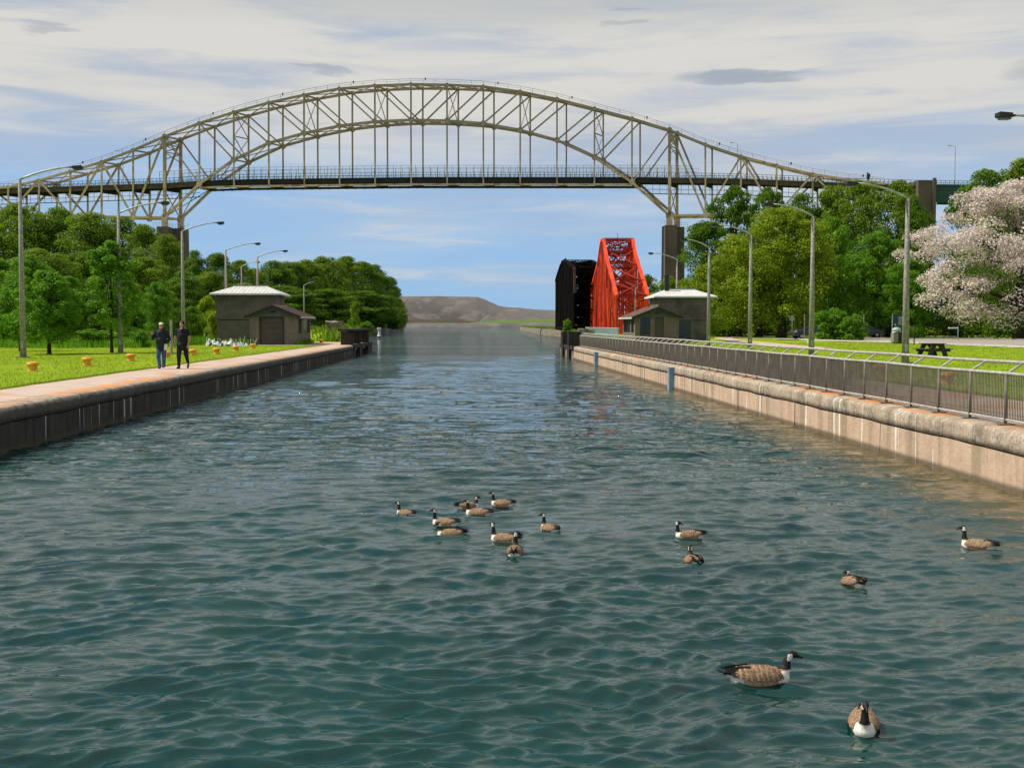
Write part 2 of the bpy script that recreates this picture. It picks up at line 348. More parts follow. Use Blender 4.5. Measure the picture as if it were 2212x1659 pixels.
# ---------------------------------------------------------------- mesh helpers
class MB:
    def __init__(s): s.v = []; s.f = []; s.m = []; s.mi = 0
    def add(s, vs, fs):
        b = len(s.v); s.v += [tuple(v) for v in vs]; s.f += [tuple(i + b for i in f) for f in fs]; s.m += [s.mi] * len(fs)
    def box(s, x0, x1, y0, y1, z0, z1):
        s.add([(x0, y0, z0), (x1, y0, z0), (x1, y1, z0), (x0, y1, z0), (x0, y0, z1), (x1, y0, z1), (x1, y1, z1), (x0, y1, z1)],
              [(0, 3, 2, 1), (4, 5, 6, 7), (0, 1, 5, 4), (1, 2, 6, 5), (2, 3, 7, 6), (3, 0, 4, 7)])
    def bar(s, p, q, w, h=None, side=None):
        h = h or w; p = Vector(p); q = Vector(q); d = (q - p)
        if d.length < 1e-6: return
        d.normalize()
        side = Vector(side) if side else (Vector((0, 0, 1)) if abs(d.z) < .95 else Vector((1, 0, 0)))
        a = d.cross(side).normalized(); b = a.cross(d).normalized()
        vs = [c + a * (i * w / 2) + b * (j * h / 2) for c in (p, q) for i, j in ((-1, -1), (1, -1), (1, 1), (-1, 1))]
        s.add(vs, [(3, 2, 1, 0), (4, 5, 6, 7), (0, 1, 5, 4), (1, 2, 6, 5), (2, 3, 7, 6), (3, 0, 4, 7)])
    def tube(s, pts, rs, n=8, cap=True):
        pts = [Vector(p) for p in pts]
        if isinstance(rs, (int, float)): rs = [rs] * len(pts)
        base = len(s.v); prev = None; fs = []; vs = []
        for i, p in enumerate(pts):
            d = (pts[min(i + 1, len(pts) - 1)] - pts[max(i - 1, 0)]).normalized()
            if prev is None:
                a = d.orthogonal().normalized()
            else:
                a = (prev - d * prev.dot(d)).normalized()
            prev = a; b = d.cross(a)
            vs += [p + (a * math.cos(k * 2 * math.pi / n) + b * math.sin(k * 2 * math.pi / n)) * rs[i] for k in range(n)]
        for i in range(len(pts) - 1):
            for k in range(n):
                k2 = (k + 1) % n; fs.append((i * n + k, i * n + k2, (i + 1) * n + k2, (i + 1) * n + k))
        if cap: fs.append(tuple(range(n - 1, -1, -1))); fs.append(tuple((len(pts) - 1) * n + k for k in range(n)))
        s.add(vs, fs)
    def lathe(s, prof, n=20, c=(0, 0, 0)):
        vs = [(c[0] + r * math.cos(k * 2 * math.pi / n), c[1] + r * math.sin(k * 2 * math.pi / n), c[2] + z) for r, z in prof for k in range(n)]
        fs = [(i * n + k, i * n + (k + 1) % n, (i + 1) * n + (k + 1) % n, (i + 1) * n + k) for i in range(len(prof) - 1) for k in range(n)]
        fs.append(tuple((len(prof) - 1) * n + k for k in range(n))); fs.append(tuple(range(n - 1, -1, -1)))
        s.add(vs, fs)
    def build(s, name, mats, parent=None, local=False, smoothf=False, kind=None, label=None):
        off = Vector((0, 0, 0))
        if parent is not None and not local: off = world_off(parent)
        me = bpy.data.meshes.new(name)
        me.from_pydata([(v[0] - off.x, v[1] - off.y, v[2] - off.z) for v in s.v], [], s.f)
        ms = mats if isinstance(mats, (list, tuple)) else [mats]
        for m_ in ms: me.materials.append(M[m_] if isinstance(m_, str) else m_)
        if len(ms) > 1: me.polygons.foreach_set('material_index', s.m)
        if smoothf: me.polygons.foreach_set('use_smooth', [True] * len(me.polygons))
        me.update()
        return obj(name, me, parent, kind, label)


def world_off(o):
    v = Vector((0, 0, 0))
    while o is not None: v += o.location; o = o.parent
    return v


def obj(name, me, parent=None, kind=None, label=None):
    o = bpy.data.objects.new(name, me); COL.objects.link(o)
    if parent is not None: o.parent = parent
    if kind: o['kind'] = kind
    if label: o['label'] = label
    return o


def thing(name, label, cat, loc=(0, 0, 0), rz=0, group=None):
    o = bpy.data.objects.new(name, None); COL.objects.link(o); o.location = loc; o.rotation_euler = (0, 0, rz)
    o.empty_display_size = .3
    return tag(o, label, cat, group)


def tag(o, label, cat, group=None):
    o['label'] = label; o['category'] = cat
    if group: o['group'] = group
    return o


def copy_tree(o, parent=None):
    c = o.copy(); COL.objects.link(c)
    if parent is not None: c.parent = parent
    for ch in list(o.children): copy_tree(ch, c)
    return c


def np_mesh(name, verts, quads, mats, smoothf=False, mi=None):
    me = bpy.data.meshes.new(name); n = len(verts); q = len(quads)
    me.vertices.add(n); me.vertices.foreach_set('co', np.asarray(verts, dtype=np.float32).ravel())
    me.loops.add(q * 4); me.loops.foreach_set('vertex_index', np.asarray(quads, dtype=np.int32).ravel())
    me.polygons.add(q); me.polygons.foreach_set('loop_start', np.arange(0, q * 4, 4, dtype=np.int32))
    me.polygons.foreach_set('loop_total', np.full(q, 4, dtype=np.int32))
    for m_ in (mats if isinstance(mats, (list, tuple)) else [mats]): me.materials.append(M[m_] if isinstance(m_, str) else m_)
    if mi is not None: me.polygons.foreach_set('material_index', np.asarray(mi, dtype=np.int32))
    if smoothf: me.polygons.foreach_set('use_smooth', np.ones(q, dtype=bool))
    me.update(calc_edges=True); me.validate()
    return me


def grid_quads(nr, nc):
    i = np.arange(nr - 1)[:, None] * nc + np.arange(nc - 1)[None, :]
    return np.stack([i, i + 1, i + nc + 1, i + nc], -1).reshape(-1, 4)


def wl(Y): return -9.28 + .0042 * Y
def wr(Y): return 8.44 - .0042 * Y
def sstep(a, b, x):
    t = min(1, max(0, (x - a) / (b - a))); return t * t * (3 - 2 * t)
def lerp(a, b, t): return a + (b - a) * t
def interp(tab, y):
    if y <= tab[0][0]: return tab[0][1]
    for (a, b), (c, d) in zip(tab, tab[1:]):
        if y <= c: return b + (d - b) * (y - a) / (c - a)
    return tab[-1][1]


EDGE_L = [(-30, wl(-30) - .5), (95, wl(95) - .5), (112, -9.3), (125, -11.5), (150, -15), (200, -19.5), (265, -23), (400, -25), (495, -26), (512, -34), (525, -80), (535, -500)]
EDGE_R = [(-30, wr(-30) + .5), (95, wr(95) + .5), (100, 8.6), (112, 10.8), (150, 14.5), (200, 18), (250, 20.8), (300, 19.5), (400, 22), (540, 25), (556, 34), (570, 80), (585, 500)]
def hL(x, y):
    z = .93 + .85 * sstep(120, 260, y) + .35 * sstep(-28, -60, x) if False else .93 + .85 * sstep(120, 260, y)
    z += .4 * sstep(28, 60, -x) * sstep(60, 90, y)
    z += 1.0 * math.exp(-((x + 14.6) ** 2 / 7 + (y - 128) ** 2 / 30))
    return z
def hR(x, y):
    return .93 + .7 * sstep(150, 300, y) + .25 * sstep(60, 100, x)


# ================================================================ THE SETTING
def terrain(name, edge, sgn, hf):
    ys = list(np.arange(-30, 140, 2.0)) + list(np.arange(140, 500, 6.0)) + [500, 505, 510, 515, 520, 525, 530, 535, 545, 556, 565, 570, 585]
    ymax = 535 if sgn < 0 else 585
    ys = [y for y in ys if y <= ymax]
    ds = [0, .6, 1.5, 2.5, 4, 6, 8, 10, 13, 16, 20, 25, 30, 36, 44, 54, 66, 80, 100, 140, 200, 400, 900, 2000]
    rg = random.Random(3); V = []
    for y in ys:
        e = interp(edge, y)
        for i, d in enumerate(ds):
            x = e + sgn * d
            z = hf(x, y) + (rg.uniform(-.03, .03) if d > 3 else 0)
            V.append((x, y, z))
    me = np_mesh(name, V, grid_quads(len(ys), len(ds)), 'grass', True)
    o = obj(name, me); o['kind'] = 'structure'
    # crumbling waterside edge
    mb = MB(); rg = random.Random(5)
    yy = [y for y in np.arange(99.0 if sgn > 0 else 111.0, ymax, 2.5)]
    prof = []
    for y in yy:
        e = interp(edge, y); top = hf(e, y)
        j = rg.uniform(-.12, .12)
        prof.append([(e - sgn * (.35 + j), y, -.8), (e - sgn * (.25 + j), y, .3), (e - sgn * (.1 - j * .5), y, top - .25 + j), (e + sgn * .3, y, top + .04)])
    for a, b in zip(prof, prof[1:]):
        for i in range(3): mb.add([a[i], b[i], b[i + 1], a[i + 1]], [(0, 1, 2, 3)])
    o2 = mb.build('river_bank', 'oldconc' if sgn > 0 else 'hill', kind='structure')
terrain('grass_ground', EDGE_L, -1, hL)
terrain('grass_ground', EDGE_R, 1, hR)


def water():
    rows = [4.5]
    while rows[-1] < 118: rows.append(rows[-1] + .0125 * (rows[-1] / 6) ** 1.5)
    ys = np.array(rows); ncol = 600; u = np.linspace(0, 1, ncol)
    xl = -9.6 - 3 * np.clip((ys - 108) / 10, 0, 1) ** 1; xr = 8.8 + 4 * np.clip((ys - 96) / 20, 0, 1)
    X = xl[:, None] + (xr - xl)[:, None] * u[None, :]; Y = np.repeat(ys[:, None], ncol, 1)
    rg = np.random.RandomState(11); Z = np.zeros_like(X); dX = np.zeros_like(X); dY = np.zeros_like(X)
    dy1 = .0125 * (ys / 6) ** 1.5
    NW = 125
    # slow wander of the phase keeps the crests short and broken, as wind chop is
    wx = .35 * np.sin(X * .9 + Y * .5) + .25 * np.sin(X * 2.1 - Y * 1.3 + 2); wy = .10 * np.sin(X * 1.7 + Y * .8 + 1) + .07 * np.sin(X * 3.3 - Y * 1.1)
    for k in range(NW):
        lam = .085 * (2.8 / .085) ** ((k + .5) / NW) * rg.uniform(.93, 1.07)
        th = rg.normal(0, .30 if lam > .4 else .36) + R(90 + 7); kx, ky = math.cos(th), math.sin(th); kk = 2 * math.pi / lam
        sl_ = .064 if lam < .26 else (.048 if lam < .5 else (.027 if lam < 1.1 else .025 * (1.1 / lam) ** 1.2))
        fade1 = np.clip((lam / dy1 - 2.2) / 2.5, 0, 1); n = int((fade1 > 0).sum())
        if n < 2: continue
        a = (sl_ / kk) * fade1[:n, None]
        ph = kk * (kx * (X[:n] + wx[:n] * .3) + ky * (Y[:n] + wy[:n])) + rg.uniform(0, 6.28)
        c = np.cos(ph); s_ = np.sin(ph)
        Z[:n] += a * (c + .18 * np.cos(2 * ph)); dX[:n] -= .42 * a * kx * s_; dY[:n] -= .42 * a * ky * s_
    # gust patches
    g = .92 + .22 * np.sin(X * .35 + Y * .11 + 1) * np.sin(Y * .23 - X * .2) + .15 * np.sin(X * .9 - Y * .6)
    edge = np.clip((Y - 4.5), 0, 1) * np.clip((118 - Y) / 8, 0, 1)
    Z *= g * edge; dX *= g; dY *= g
    V = np.stack([X + dX, Y + dY * edge, Z], -1).reshape(-1, 3)
    me = np_mesh('canal_water', V, grid_quads(len(ys), ncol), 'water', True)
    obj('canal_water', me, kind='structure')
    mb = MB(); mb.box(-3000, 3000, 118.0, 1500, -1.2, -.004); mb.box(-9.6, 8.8, -25, 4.5, -1.2, -.003)
    mb.build('river_water', 'water', kind='structure')
water()


def far_shore():
    # low far shore and a grey slag heap behind it
    rg = random.Random(9)
    def strip(name, prof, y0, depth, m, z0=-1, sub=6, jit=.3):
        xs = []; 
        for (a, za), (b, zb) in zip(prof, prof[1:]):
            for k in range(sub): t = k / sub; xs.append((a + (b - a) * t, za + (zb - za) * t))
        xs.append(prof[-1]); V = []; ndp = 8
        for x, z in xs:
            for j in range(ndp):
                t = j / (ndp - 1)
                zz = z0 + (z - z0) * math.sin(t * math.pi / 2) ** .9 + rg.uniform(-jit, jit) * (0 if j == 0 else 1)
                V.append((x, y0 + depth * t, zz))
        V2 = [V[i * ndp + j] for j in range(ndp) for i in range(len(xs))]
        me = np_mesh(name, V2, grid_quads(ndp, len(xs)), m, True); return obj(name, me, kind='structure')
    def P(x, y, Y): p = at(x, y, Y); return (p.x, p.z)
    Yh = 1500
    hill = [(-2500, 20), P(700, 641, Yh)] + [P(*q, Yh) for q in ((770, 646), (850, 641), (880, 640.5), (940, 640), (1000, 641), (1030, 641.5), (1045, 646), (1075, 660), (1090, 663), (1120, 665), (1160, 669), (1200, 670), (1260, 672), (1330, 676), (1450, 686))] + [(2500, 6)]
    strip('slag_hill', hill, 1420, 80, 'hill', 0, 5, .22)
    strip('far_scrub', [(-2500, 6), P(860, 688, 1400), P(930, 690, 1400), P(990, 689, 1400), P(1020, 694, 1400), P(1070, 695, 1400), P(1200, 696, 1400), (2500, 3)], 1380, 20, 'farwood', 0, 6, .9)
    strip('far_flat', [(-2500, 3), P(860, 698, 1330), P(1020, 698, 1330), P(1200, 698, 1330), (2500, 2)], 1270, 20, 'hill', -.5, 6, .25)
    strip('far_meadow', [P(985, 701, 1330), P(1020, 697, 1330), P(1070, 692.5, 1330), P(1120, 691, 1330), P(1200, 689, 1330), P(1300, 686, 1330), (2500, 8)], 1290, 40, 'fargrass', -.5, 6, .25)
far_shore()


# ---------------------------------------------------------------- canal walls
def canal_wall(side, y0, y1, label):
    sg = -1 if side == 'L' else 1
    fx = wl if side == 'L' else wr
    root = thing('canal_wall', label, 'wall', (fx(y0), y0, 0))
    rg = random.Random(21 if sg < 0 else 22)
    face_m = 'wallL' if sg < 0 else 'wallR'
    mb = MB(); mb.add([(fx(y0) + sg * .07, y0, -1), (fx(y1) + sg * .07, y1, -1), (fx(y1) + sg * .07, y1, .9), (fx(y0) + sg * .07, y0, .9)], [(0, 1, 2, 3)])
    mb.build('wall_core', 'trim', root)
    def wob(y, s): return .007 * math.sin(y * 1.3 + s) + .004 * math.sin(y * 3.1 + s * 2) + .003 * math.sin(y * 7.7 + s)
    y = y0
    while y < y1 - .1:
        e = min(y + 3.05, y1); mb = MB(); ny = 7; o = rg.uniform(-.012, .012)
        zs = [-.9, 0, .25, .45, .585]; V = []
        for i in range(ny):
            yy = y + .003 + (e - y - .006) * i / (ny - 1)
            for z in zs: V.append((fx(yy) + sg * (o + wob(yy, z * 3) * .5), yy, z + (wob(yy, 1) if z > .5 else 0)))
            V.append((fx(yy) + sg * .1, yy, .585 + wob(yy, 1)))
        n = len(zs) + 1
        F = [(i * n + k, (i + 1) * n + k, (i + 1) * n + k + 1, i * n + k + 1) for i in range(ny - 1) for k in range(n - 1)]
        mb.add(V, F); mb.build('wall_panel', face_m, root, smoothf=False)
        y = e
    y = y0
    while y < y1 - .1:
        e = min(y + 6.1, y1); mb = MB(); ny = 16; o = rg.uniform(-.008, .008); oz = rg.uniform(-.006, .003)
        prof = [(.12, .612), (-.004, .612), (-.004, .73), (-.002, .845), (.010, .888), (.038, .922), (.085, .940), (.20, .950), (.62, .957), (.62, .6)]
        V = []
        for i in range(ny):
            yy = y + .003 + (e - y - .006) * i / (ny - 1)
            for k, (d, z) in enumerate(prof):
                w_ = wob(yy, k * .7) if k < 8 else 0
                V.append((fx(yy) + sg * (d + o * (k < 7) + w_), yy, z + (oz if k < 8 else 0) * (k > 2) + (wob(yy, 1) if k < 2 else w_ * .4)))
        n = len(prof)
        F = [(i * n + k, (i + 1) * n + k, (i + 1) * n + k + 1, i * n + k + 1) for i in range(ny - 1) for k in range(n - 1)]
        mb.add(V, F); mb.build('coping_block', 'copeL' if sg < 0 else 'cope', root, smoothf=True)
        y = e
    return root
canal_wall('L', 4, 94, 'long shaded dark concrete canal wall with rounded coping on the left bank below the path')
canal_wall('R', 2, 88, 'long sunlit tan concrete canal wall with pale drip streaks on the right bank below the railing')


def path_sheet(name, fx0, fx1, y0, y1, m, z, step=2.0, joint=None):
    mb = MB(); ys = list(np.arange(y0, y1, step)) + [y1]
    for a, b in zip(ys, ys[1:]):
        g = .008 if joint else 0
        x0a, x1a, x0b, x1b = fx0(a), fx1(a), fx0(b), fx1(b)
        mb.add([(x0a, a + g, z), (x1a, a + g, z), (x1b, b - g, z), (x0b, b - g, z)], [(0, 1, 2, 3)])
    return mb.build(name, m, kind='structure')
path_sheet('towpath', lambda y: -11.62 + .009 * max(0, y - 45) + .03 * math.sin(y * .9) + .02 * math.sin(y * 2.3), lambda y: wl(y) - .615, -5, 94, 'path', .957, 1.0)
path_sheet('towpath', lambda y: wr(y) + .615, lambda y: 11.75 + .03 * math.sin(y * .8), -5, 86, 'path', .957, 1.0)
mb = MB(); mb.box(-15.5, -9.1, 94, 112, .5, .952); mb.build('paved_apron', 'path', kind='structure')


def poly_sheet(name, pts, z, m, kerb=False):
    mb = MB(); mb.add([(x, y, z) for x, y in pts], [tuple(range(len(pts)))]); mb.build(name, m, kind='structure')
    if kerb:
        mb = MB(); n = len(pts)
        for i in range(n):
            a, b = pts[i], pts[(i + 1) % n]
            mb.bar((a[0], a[1], z + .05), (b[0], b[1], z + .05), .18, .14)
        mb.build('kerb', 'kerb', kind='structure')
def ribbon(name, cl, w, z, m):
    mb = MB()
    L = []
    for i, (x, y) in enumerate(cl):
        a = cl[max(i - 1, 0)]; b = cl[min(i + 1, len(cl) - 1)]; dx, dy = b[0] - a[0], b[1] - a[1]; l = math.hypot(dx, dy)
        L.append(((x - dy / l * w / 2, y + dx / l * w / 2, z), (x + dy / l * w / 2, y - dx / l * w / 2, z)))
    for (a, b), (c, d) in zip(L, L[1:]): mb.add([a, b, d, c], [(0, 1, 2, 3)])
    mb.build(name, m, kind='structure')
poly_sheet('parking_road', [(39.6, 70), (39.2, 104), (36.5, 114), (35.5, 124), (38, 128), (46, 129), (60, 124), (95, 119), (95, 70)], .975, 'asphalt', True)
ribbon('road', [(36, 124), (40, 133), (48, 142), (60, 152), (80, 160), (120, 165)], 7, .99, 'asphalt')
ribbon('footpath', [(24.2, 80), (24.6, 88), (25.6, 99), (26.6, 110), (28, 122), (29.5, 134), (32, 145), (38, 158), (48, 168), (60, 176)], 2.2, .985, 'path')
ribbon('footpath', [(29.5, 134), (36, 130), (42, 127.8)], 1.6, .995, 'path')
ribbon('far_verge_path', [(40, 134), (60, 131), (100, 126)], 1.2, .99, 'kerb')


# ---------------------------------------------------------------- grass blades and rough growth (stuff)
def blades(name, pts, h, w, m, seed, label=None, cat=None):
    rg = np.random.RandomState(seed); P = np.array(pts, dtype=float); n = len(P)
    th = rg.uniform(0, 6.28, n); hh = h * rg.uniform(.5, 1.3, n); ww = w * rg.uniform(.7, 1.3, n)
    ax = np.stack([np.cos(th), np.sin(th), 0 * th], 1); lean = np.stack([rg.normal(0, .35, n), rg.normal(0, .35, n), np.ones(n)], 1)
    a = P - ax * ww[:, None] / 2; b = P + ax * ww[:, None] / 2; top = P + lean * hh[:, None]
    V = np.stack([a, b, top + ax * ww[:, None] * .12, top - ax * ww[:, None] * .12], 1).reshape(-1, 3)
    q = np.arange(n * 4).reshape(-1, 4)
    o = obj(name, np_mesh(name, V, q, m)); o['kind'] = 'stuff'
    if label: o['label'] = label; o['category'] = cat
    return o
rg = np.random.RandomState(4)
pts = []
for _ in range(26000):
    y = 22 + 75 * rg.rand() ** 1.5; e = -11.62 + .009 * max(0, y - 45) + .03 * math.sin(y * .9) + .02 * math.sin(y * 2.3)
    pts.append((e - abs(rg.normal(0, .10)) + .03, y, .94))
for _ in range(60000):
    y = 26 + 75 * rg.rand() ** 1.3; x = -11.8 - rg.rand() * 24; pts.append((x, y, hL(x, y)))
for _ in range(14000):
    y = 22 + 60 * rg.rand(); pts.append((11.75 + abs(rg.normal(0, .2)), y, .94))
for _ in range(50000):
    y = 30 + 75 * rg.rand(); x = 12 + rg.rand() * 26
    pts.append((x, y, .93))
blades('lawn_grass', pts, .055, .022, 'grassblade', 5, 'short bright lawn grass along both canal banks', 'grass')
pts = []
for _ in range(22000):
    y = 84 + rg.rand() * 26; x = -22 - rg.rand() * 30
    if x > -23 - (y - 84) * .1 and y < 88: continue
    pts.append((x, y, hL(x, y)))
blades('rough_grass', pts, .55, .06, 'lf_green', 6, 'tall uncut grass below the left woods', 'grass')
pts = []
for _ in range(26000):
    y = 113 + rg.rand() * 380; e = interp(EDGE_L, y); pts.append((e - abs(rg.normal(0, 1.6)), y, hL(e - 1, y)))
blades('bank_growth', pts, .9, .25, 'lf_olive', 8, 'scrubby growth hanging over the far left bank', 'plants')
pts = []
for _ in range(12000):
    y = 100 + rg.rand() * 430; e = interp(EDGE_R, y); pts.append((e + .3 + abs(rg.normal(0, 2.0)), y, hR(e + 1, y)))
blades('bank_growth', pts, .45, .15, 'lf_green', 9, 'weedy growth along the far right bank', 'plants')


# ================================================================ HIGH ARCH BRIDGE
PL = at(355.8, 470, 313); PR = at(1446, 466, 299)
_dir = Vector((PR.x - PL.x, PR.y - PL.y, 0)).normalized(); _nrm = Vector((-_dir.y, _dir.x, 0))
def nearpt(ox, oy):
    d = ray(ox / 1.7635, oy / 1.7635); t = (PL - CP).dot(_nrm) / d.dot(_nrm); return CP + d * t
OFF = Vector((2.85, 5.3, 0))


def highway_bridge():
    root = thing('arch_bridge', 'high cream steel arch truss bridge on tall concrete piers crossing the canal behind the trees', 'bridge', (PL.x, PL.y, 0))
    XS = {0: 627.5, 1: 759.5, 2: 890.6, 3: 1023.4, 4: 1158.1, 5: 1292.4, 6: 1428, 7: 1565.5, 8: 1702.9, 9: 1841.2, 10: 1981.7, 11: 2121.9, 12: 2264.7, 13: 2407.6, 14: 2550.5,
          -1: 507.2, -2: 387.4, -3: 268, -4: 149.2, -5: 31.6, -6: -88, -7: -205, 15: 2687, 16: 2822, 17: 2958.5, 18: 3095.3, 19: 3233.4, 20: 3370}
    TY = {0: 521, 1: 470.6, 2: 428.6, 3: 392.4, 4: 363, 5: 339.5, 6: 327.8, 7: 322.3, 8: 324.6, 9: 331, 10: 350.4, 11: 378.8, 12: 415, 13: 452.5, 14: 496.4,
          15: 552, 16: 597, 17: 631.8, 18: 665, 19: 685.7, 20: 701, -1: 573, -2: 618.4, -3: 653.7, -4: 688.5, -5: 713.4, -6: 724, -7: 735}
    LY = {0: 828.7, 1: 702, 2: 609.4, 3: 546, 4: 508.6, 5: 480.6, 6: 464.7, 7: 458, 8: 461, 9: 471.5, 10: 496.4, 11: 534.8, 12: 600.4, 13: 695.3, 14: 822,
          15: 820, 16: 819, 17: 818, 18: 817, 19: 800, 20: 745, -1: 828, -2: 825, -3: 821, -4: 817, -5: 812, -6: 808, -7: 805}
    T = {i: nearpt(XS[i], TY[i]) for i in XS}; L = {i: nearpt(XS[i], LY[i]) for i in XS}
    L[-6].z = L[-6].z; ks = sorted(XS)
    def member(name, p, q, w, h=None, m='steel', par=root):
        mb = MB(); mb.bar(p, q, w, h or w, side=_nrm); return mb.build(name, m, par)
    DY = {i: v for i, v in zip(ks, [0] * len(ks))}
    dk = [(-205, 727), (0, 718), (627.5, 697), (768, 688), (900, 683), (1565, 675), (2400, 675), (2800, 679.5), (3240, 697), (3500, 705), (3760, 708), (4100, 714)]
    def deckz(ox): return nearpt(ox, interp(dk, ox)).z
    DZ = {i: deckz(XS[i]) for i in ks}
    for s, off in enumerate((Vector((0, 0, 0)), OFF)):
        for a, b in zip(ks, ks[1:]):
            member('top_chord', T[a] + off, T[b] + off, .55, .62)
            if b <= 0 or a >= 14:
                if not (a >= 19): member('lower_chord', L[a] + off, L[b] + off, .5, .55)
                else: pass
            else: member('lower_chord', L[a] + off, L[b] + off, .62, .62)
        for i in ks:
            if i >= 20: continue
            w = .72 if i in (0, 14) else .40
            member('vertical_post', T[i] + off, L[i] + off, w, w)
            if 2 <= i <= 12:
                tie = L[i].copy(); tie.z = DZ[i] - 2.0
                member('hanger', L[i] + off, tie + off, .36, .36)
        for i in range(0, 7): member('diagonal_brace', T[i] + off, L[i + 1] + off, .36)
        for i in range(14, 7, -1): member('diagonal_brace', T[i] + off, L[i - 1] + off, .36)
        for a, b in ((0, -1), (-2, -1), (-2, -3), (-4, -3), (-4, -5), (-6, -5), (-6, -7), (14, 15), (16, 15), (16, 17), (18, 17), (18, 19)):
            if (a, b) == (18, 19): member('diagonal_brace', T[18] + off, L[19] + off + Vector((0, 0, 0)), .4)
            else: member('diagonal_brace', T[a] + off, L[b] + off, .45)
        # bottom tie of the main span
        a, b = nearpt(768, 713), nearpt(2400, 702)
        prev = None
        for k in range(1, 14):
            p = L[k].copy(); p.z = DZ[k] - 1.9
            if prev is not None: member('tie_girder', prev + off, p + off, .5, .5)
            prev = p
        # gusset plates
        for i in ks:
            for P_, r in ((T[i], .52), (L[i], .75)):
                if i >= 19: continue
                mb = MB(); r_ = r * (1.35 if i in (0, 14) else 1); c = P_ + off
                n = 8; vs = [c + _dir * (math.cos(k * math.pi / 4 + .39) * r_) + Vector((0, 0, math.sin(k * math.pi / 4 + .39) * r_)) + _nrm * e for e in (-.36, .36) for k in range(n)]
                mb.add(vs, [tuple(range(n - 1, -1, -1)), tuple(range(n, 2 * n))] + [(k, (k + 1) % n, n + (k + 1) % n, n + k) for k in range(n)])
                mb.build('gusset_plate', 'steel', root)
    # cross bracing between the two trusses
    for i in ks:
        if i <= 20: member('cross_strut', T[i], T[i] + OFF, .4)
        if i <= 19: member('cross_strut', L[i], L[i] + OFF, .35)
    for a, b in zip(ks, ks[1:]):
        member('lateral_brace', T[a], T[b] + OFF, .22); member('lateral_brace', T[a] + OFF, T[b], .22)
        if b <= 19: member('lateral_brace', L[a] + OFF, L[b], .2); member('lateral_brace', L[a], L[b] + OFF, .2)
    for i in (0, 2, 4, 6, 8, 10, 12, 14):
        lo = L[i] if i not in (0, 14) else Vector((L[i].x, L[i].y, DZ[i] + 6))
        n = 3 if i in (0, 14) else (2 if i in (2, 12) else 1)
        for k in range(n):
            a0 = lo.lerp(T[i], k / n); a1 = lo.lerp(T[i], (k + 1) / n)
            member('sway_brace', a0, a1 + OFF, .2); member('sway_brace', a0 + OFF, a1, .2)
            if k: member('cross_strut', a0, a0 + OFF, .25)
    for i in (0, 14):
        lo, hi = L[i], Vector((L[i].x, L[i].y, DZ[i] - 2))
        member('sway_brace', lo, hi + OFF, .25); member('sway_brace', lo + OFF, hi, .25)
    # deck
    xs = [-205] + [XS[k] for k in ks if XS[k] > -200] + [3500, 3640, 3780, 3940, 4100]
    def dp(ox, dz=0, t=0.0): p = nearpt(ox, 700); p.z = deckz(ox) + dz; return p + OFF * t
    for a, b in zip(xs, xs[1:]):
        main = 700 < (a + b) / 2 < 2480
        mb = MB(); th = 1.75
        vs = [dp(a, 0, -.02), dp(b, 0, -.02), dp(b, 0, 1.02), dp(a, 0, 1.02), dp(a, -.35, -.02), dp(b, -.35, -.02), dp(b, -.35, 1.02), dp(a, -.35, 1.02)]
        vs = [v + _nrm * .55 * (1 if k in (0, 1, 4, 5) else -1) for k, v in enumerate(vs)]
        mb.add(vs, [(0, 1, 2, 3), (7, 6, 5, 4), (0, 4, 5, 1), (1, 5, 6, 2), (2, 6, 7, 3), (3, 7, 4, 0)])
        mb.build('deck_slab', 'deckside' if not main else 'deck', root)
        for t_ in (.12, .5, .88):
            mb = MB(); mb.bar(dp(a, -.85, t_), dp(b, -.85, t_), .22, 1.0, side=(0, 0, 1)); mb.build('deck_girder', 'deck' if (main or t_ > .2) else 'deckside', root)
    for i in ks:
        mb = MB(); mb.bar(dp(XS[i], -1.75, -.02), dp(XS[i], -1.75, 1.02), .35, .8); mb.build('floor_beam', 'deck', root)
    xm = np.linspace(768, 2400, 49)
    mb = MB()
    for a, b in zip(xm, xm[1:]):
        mb.bar(dp(a, -2.3, .1), dp(b, -2.3, .9), .16); mb.bar(dp(a, -2.3, .9), dp(b, -2.3, .1), .16)
        mb.bar(dp(a, -2.4, .5), dp(b, -2.4, .5), .3, .35)
    mb.build('under_deck_bracing', 'deck', root, kind='stuff')
    # railings: one part each, posts joined because they are only a pixel wide
    for t_ in (.05, .95):
        mb = MB(); n = 260; rx = np.linspace(-205, 4100, n)
        for a, b in zip(rx, rx[1:]):
            for hh, ww in ((1.15, .10), (.6, .06), (.2, .06)): mb.bar(dp(a, hh, t_), dp(b, hh, t_), ww)
            mb.bar(dp(a, 0, t_), dp(a, 1.15, t_), .10)
        mb.build('deck_railing', 'greenrail', root, kind='stuff')
        mb = MB(); rx = np.linspace(605 if t_ < .5 else 640, 2640, 74)
        for a, b in zip(rx, rx[1:]):
            mb.bar(dp(a, 0, t_), dp(a, 3.0, t_), .09); mb.bar(dp(a, 3.0, t_), dp(b, 3.0, t_), .06); mb.bar(dp(a, 2.1, t_), dp(b, 2.1, t_), .04)
            for k in range(5):
                c = a + (b - a) * k / 5; mb.bar(dp(c, 1.1, t_), dp(c, 3.0, t_), .022)
        mb.build('tall_safety_fence', 'greenrail', root, kind='stuff')
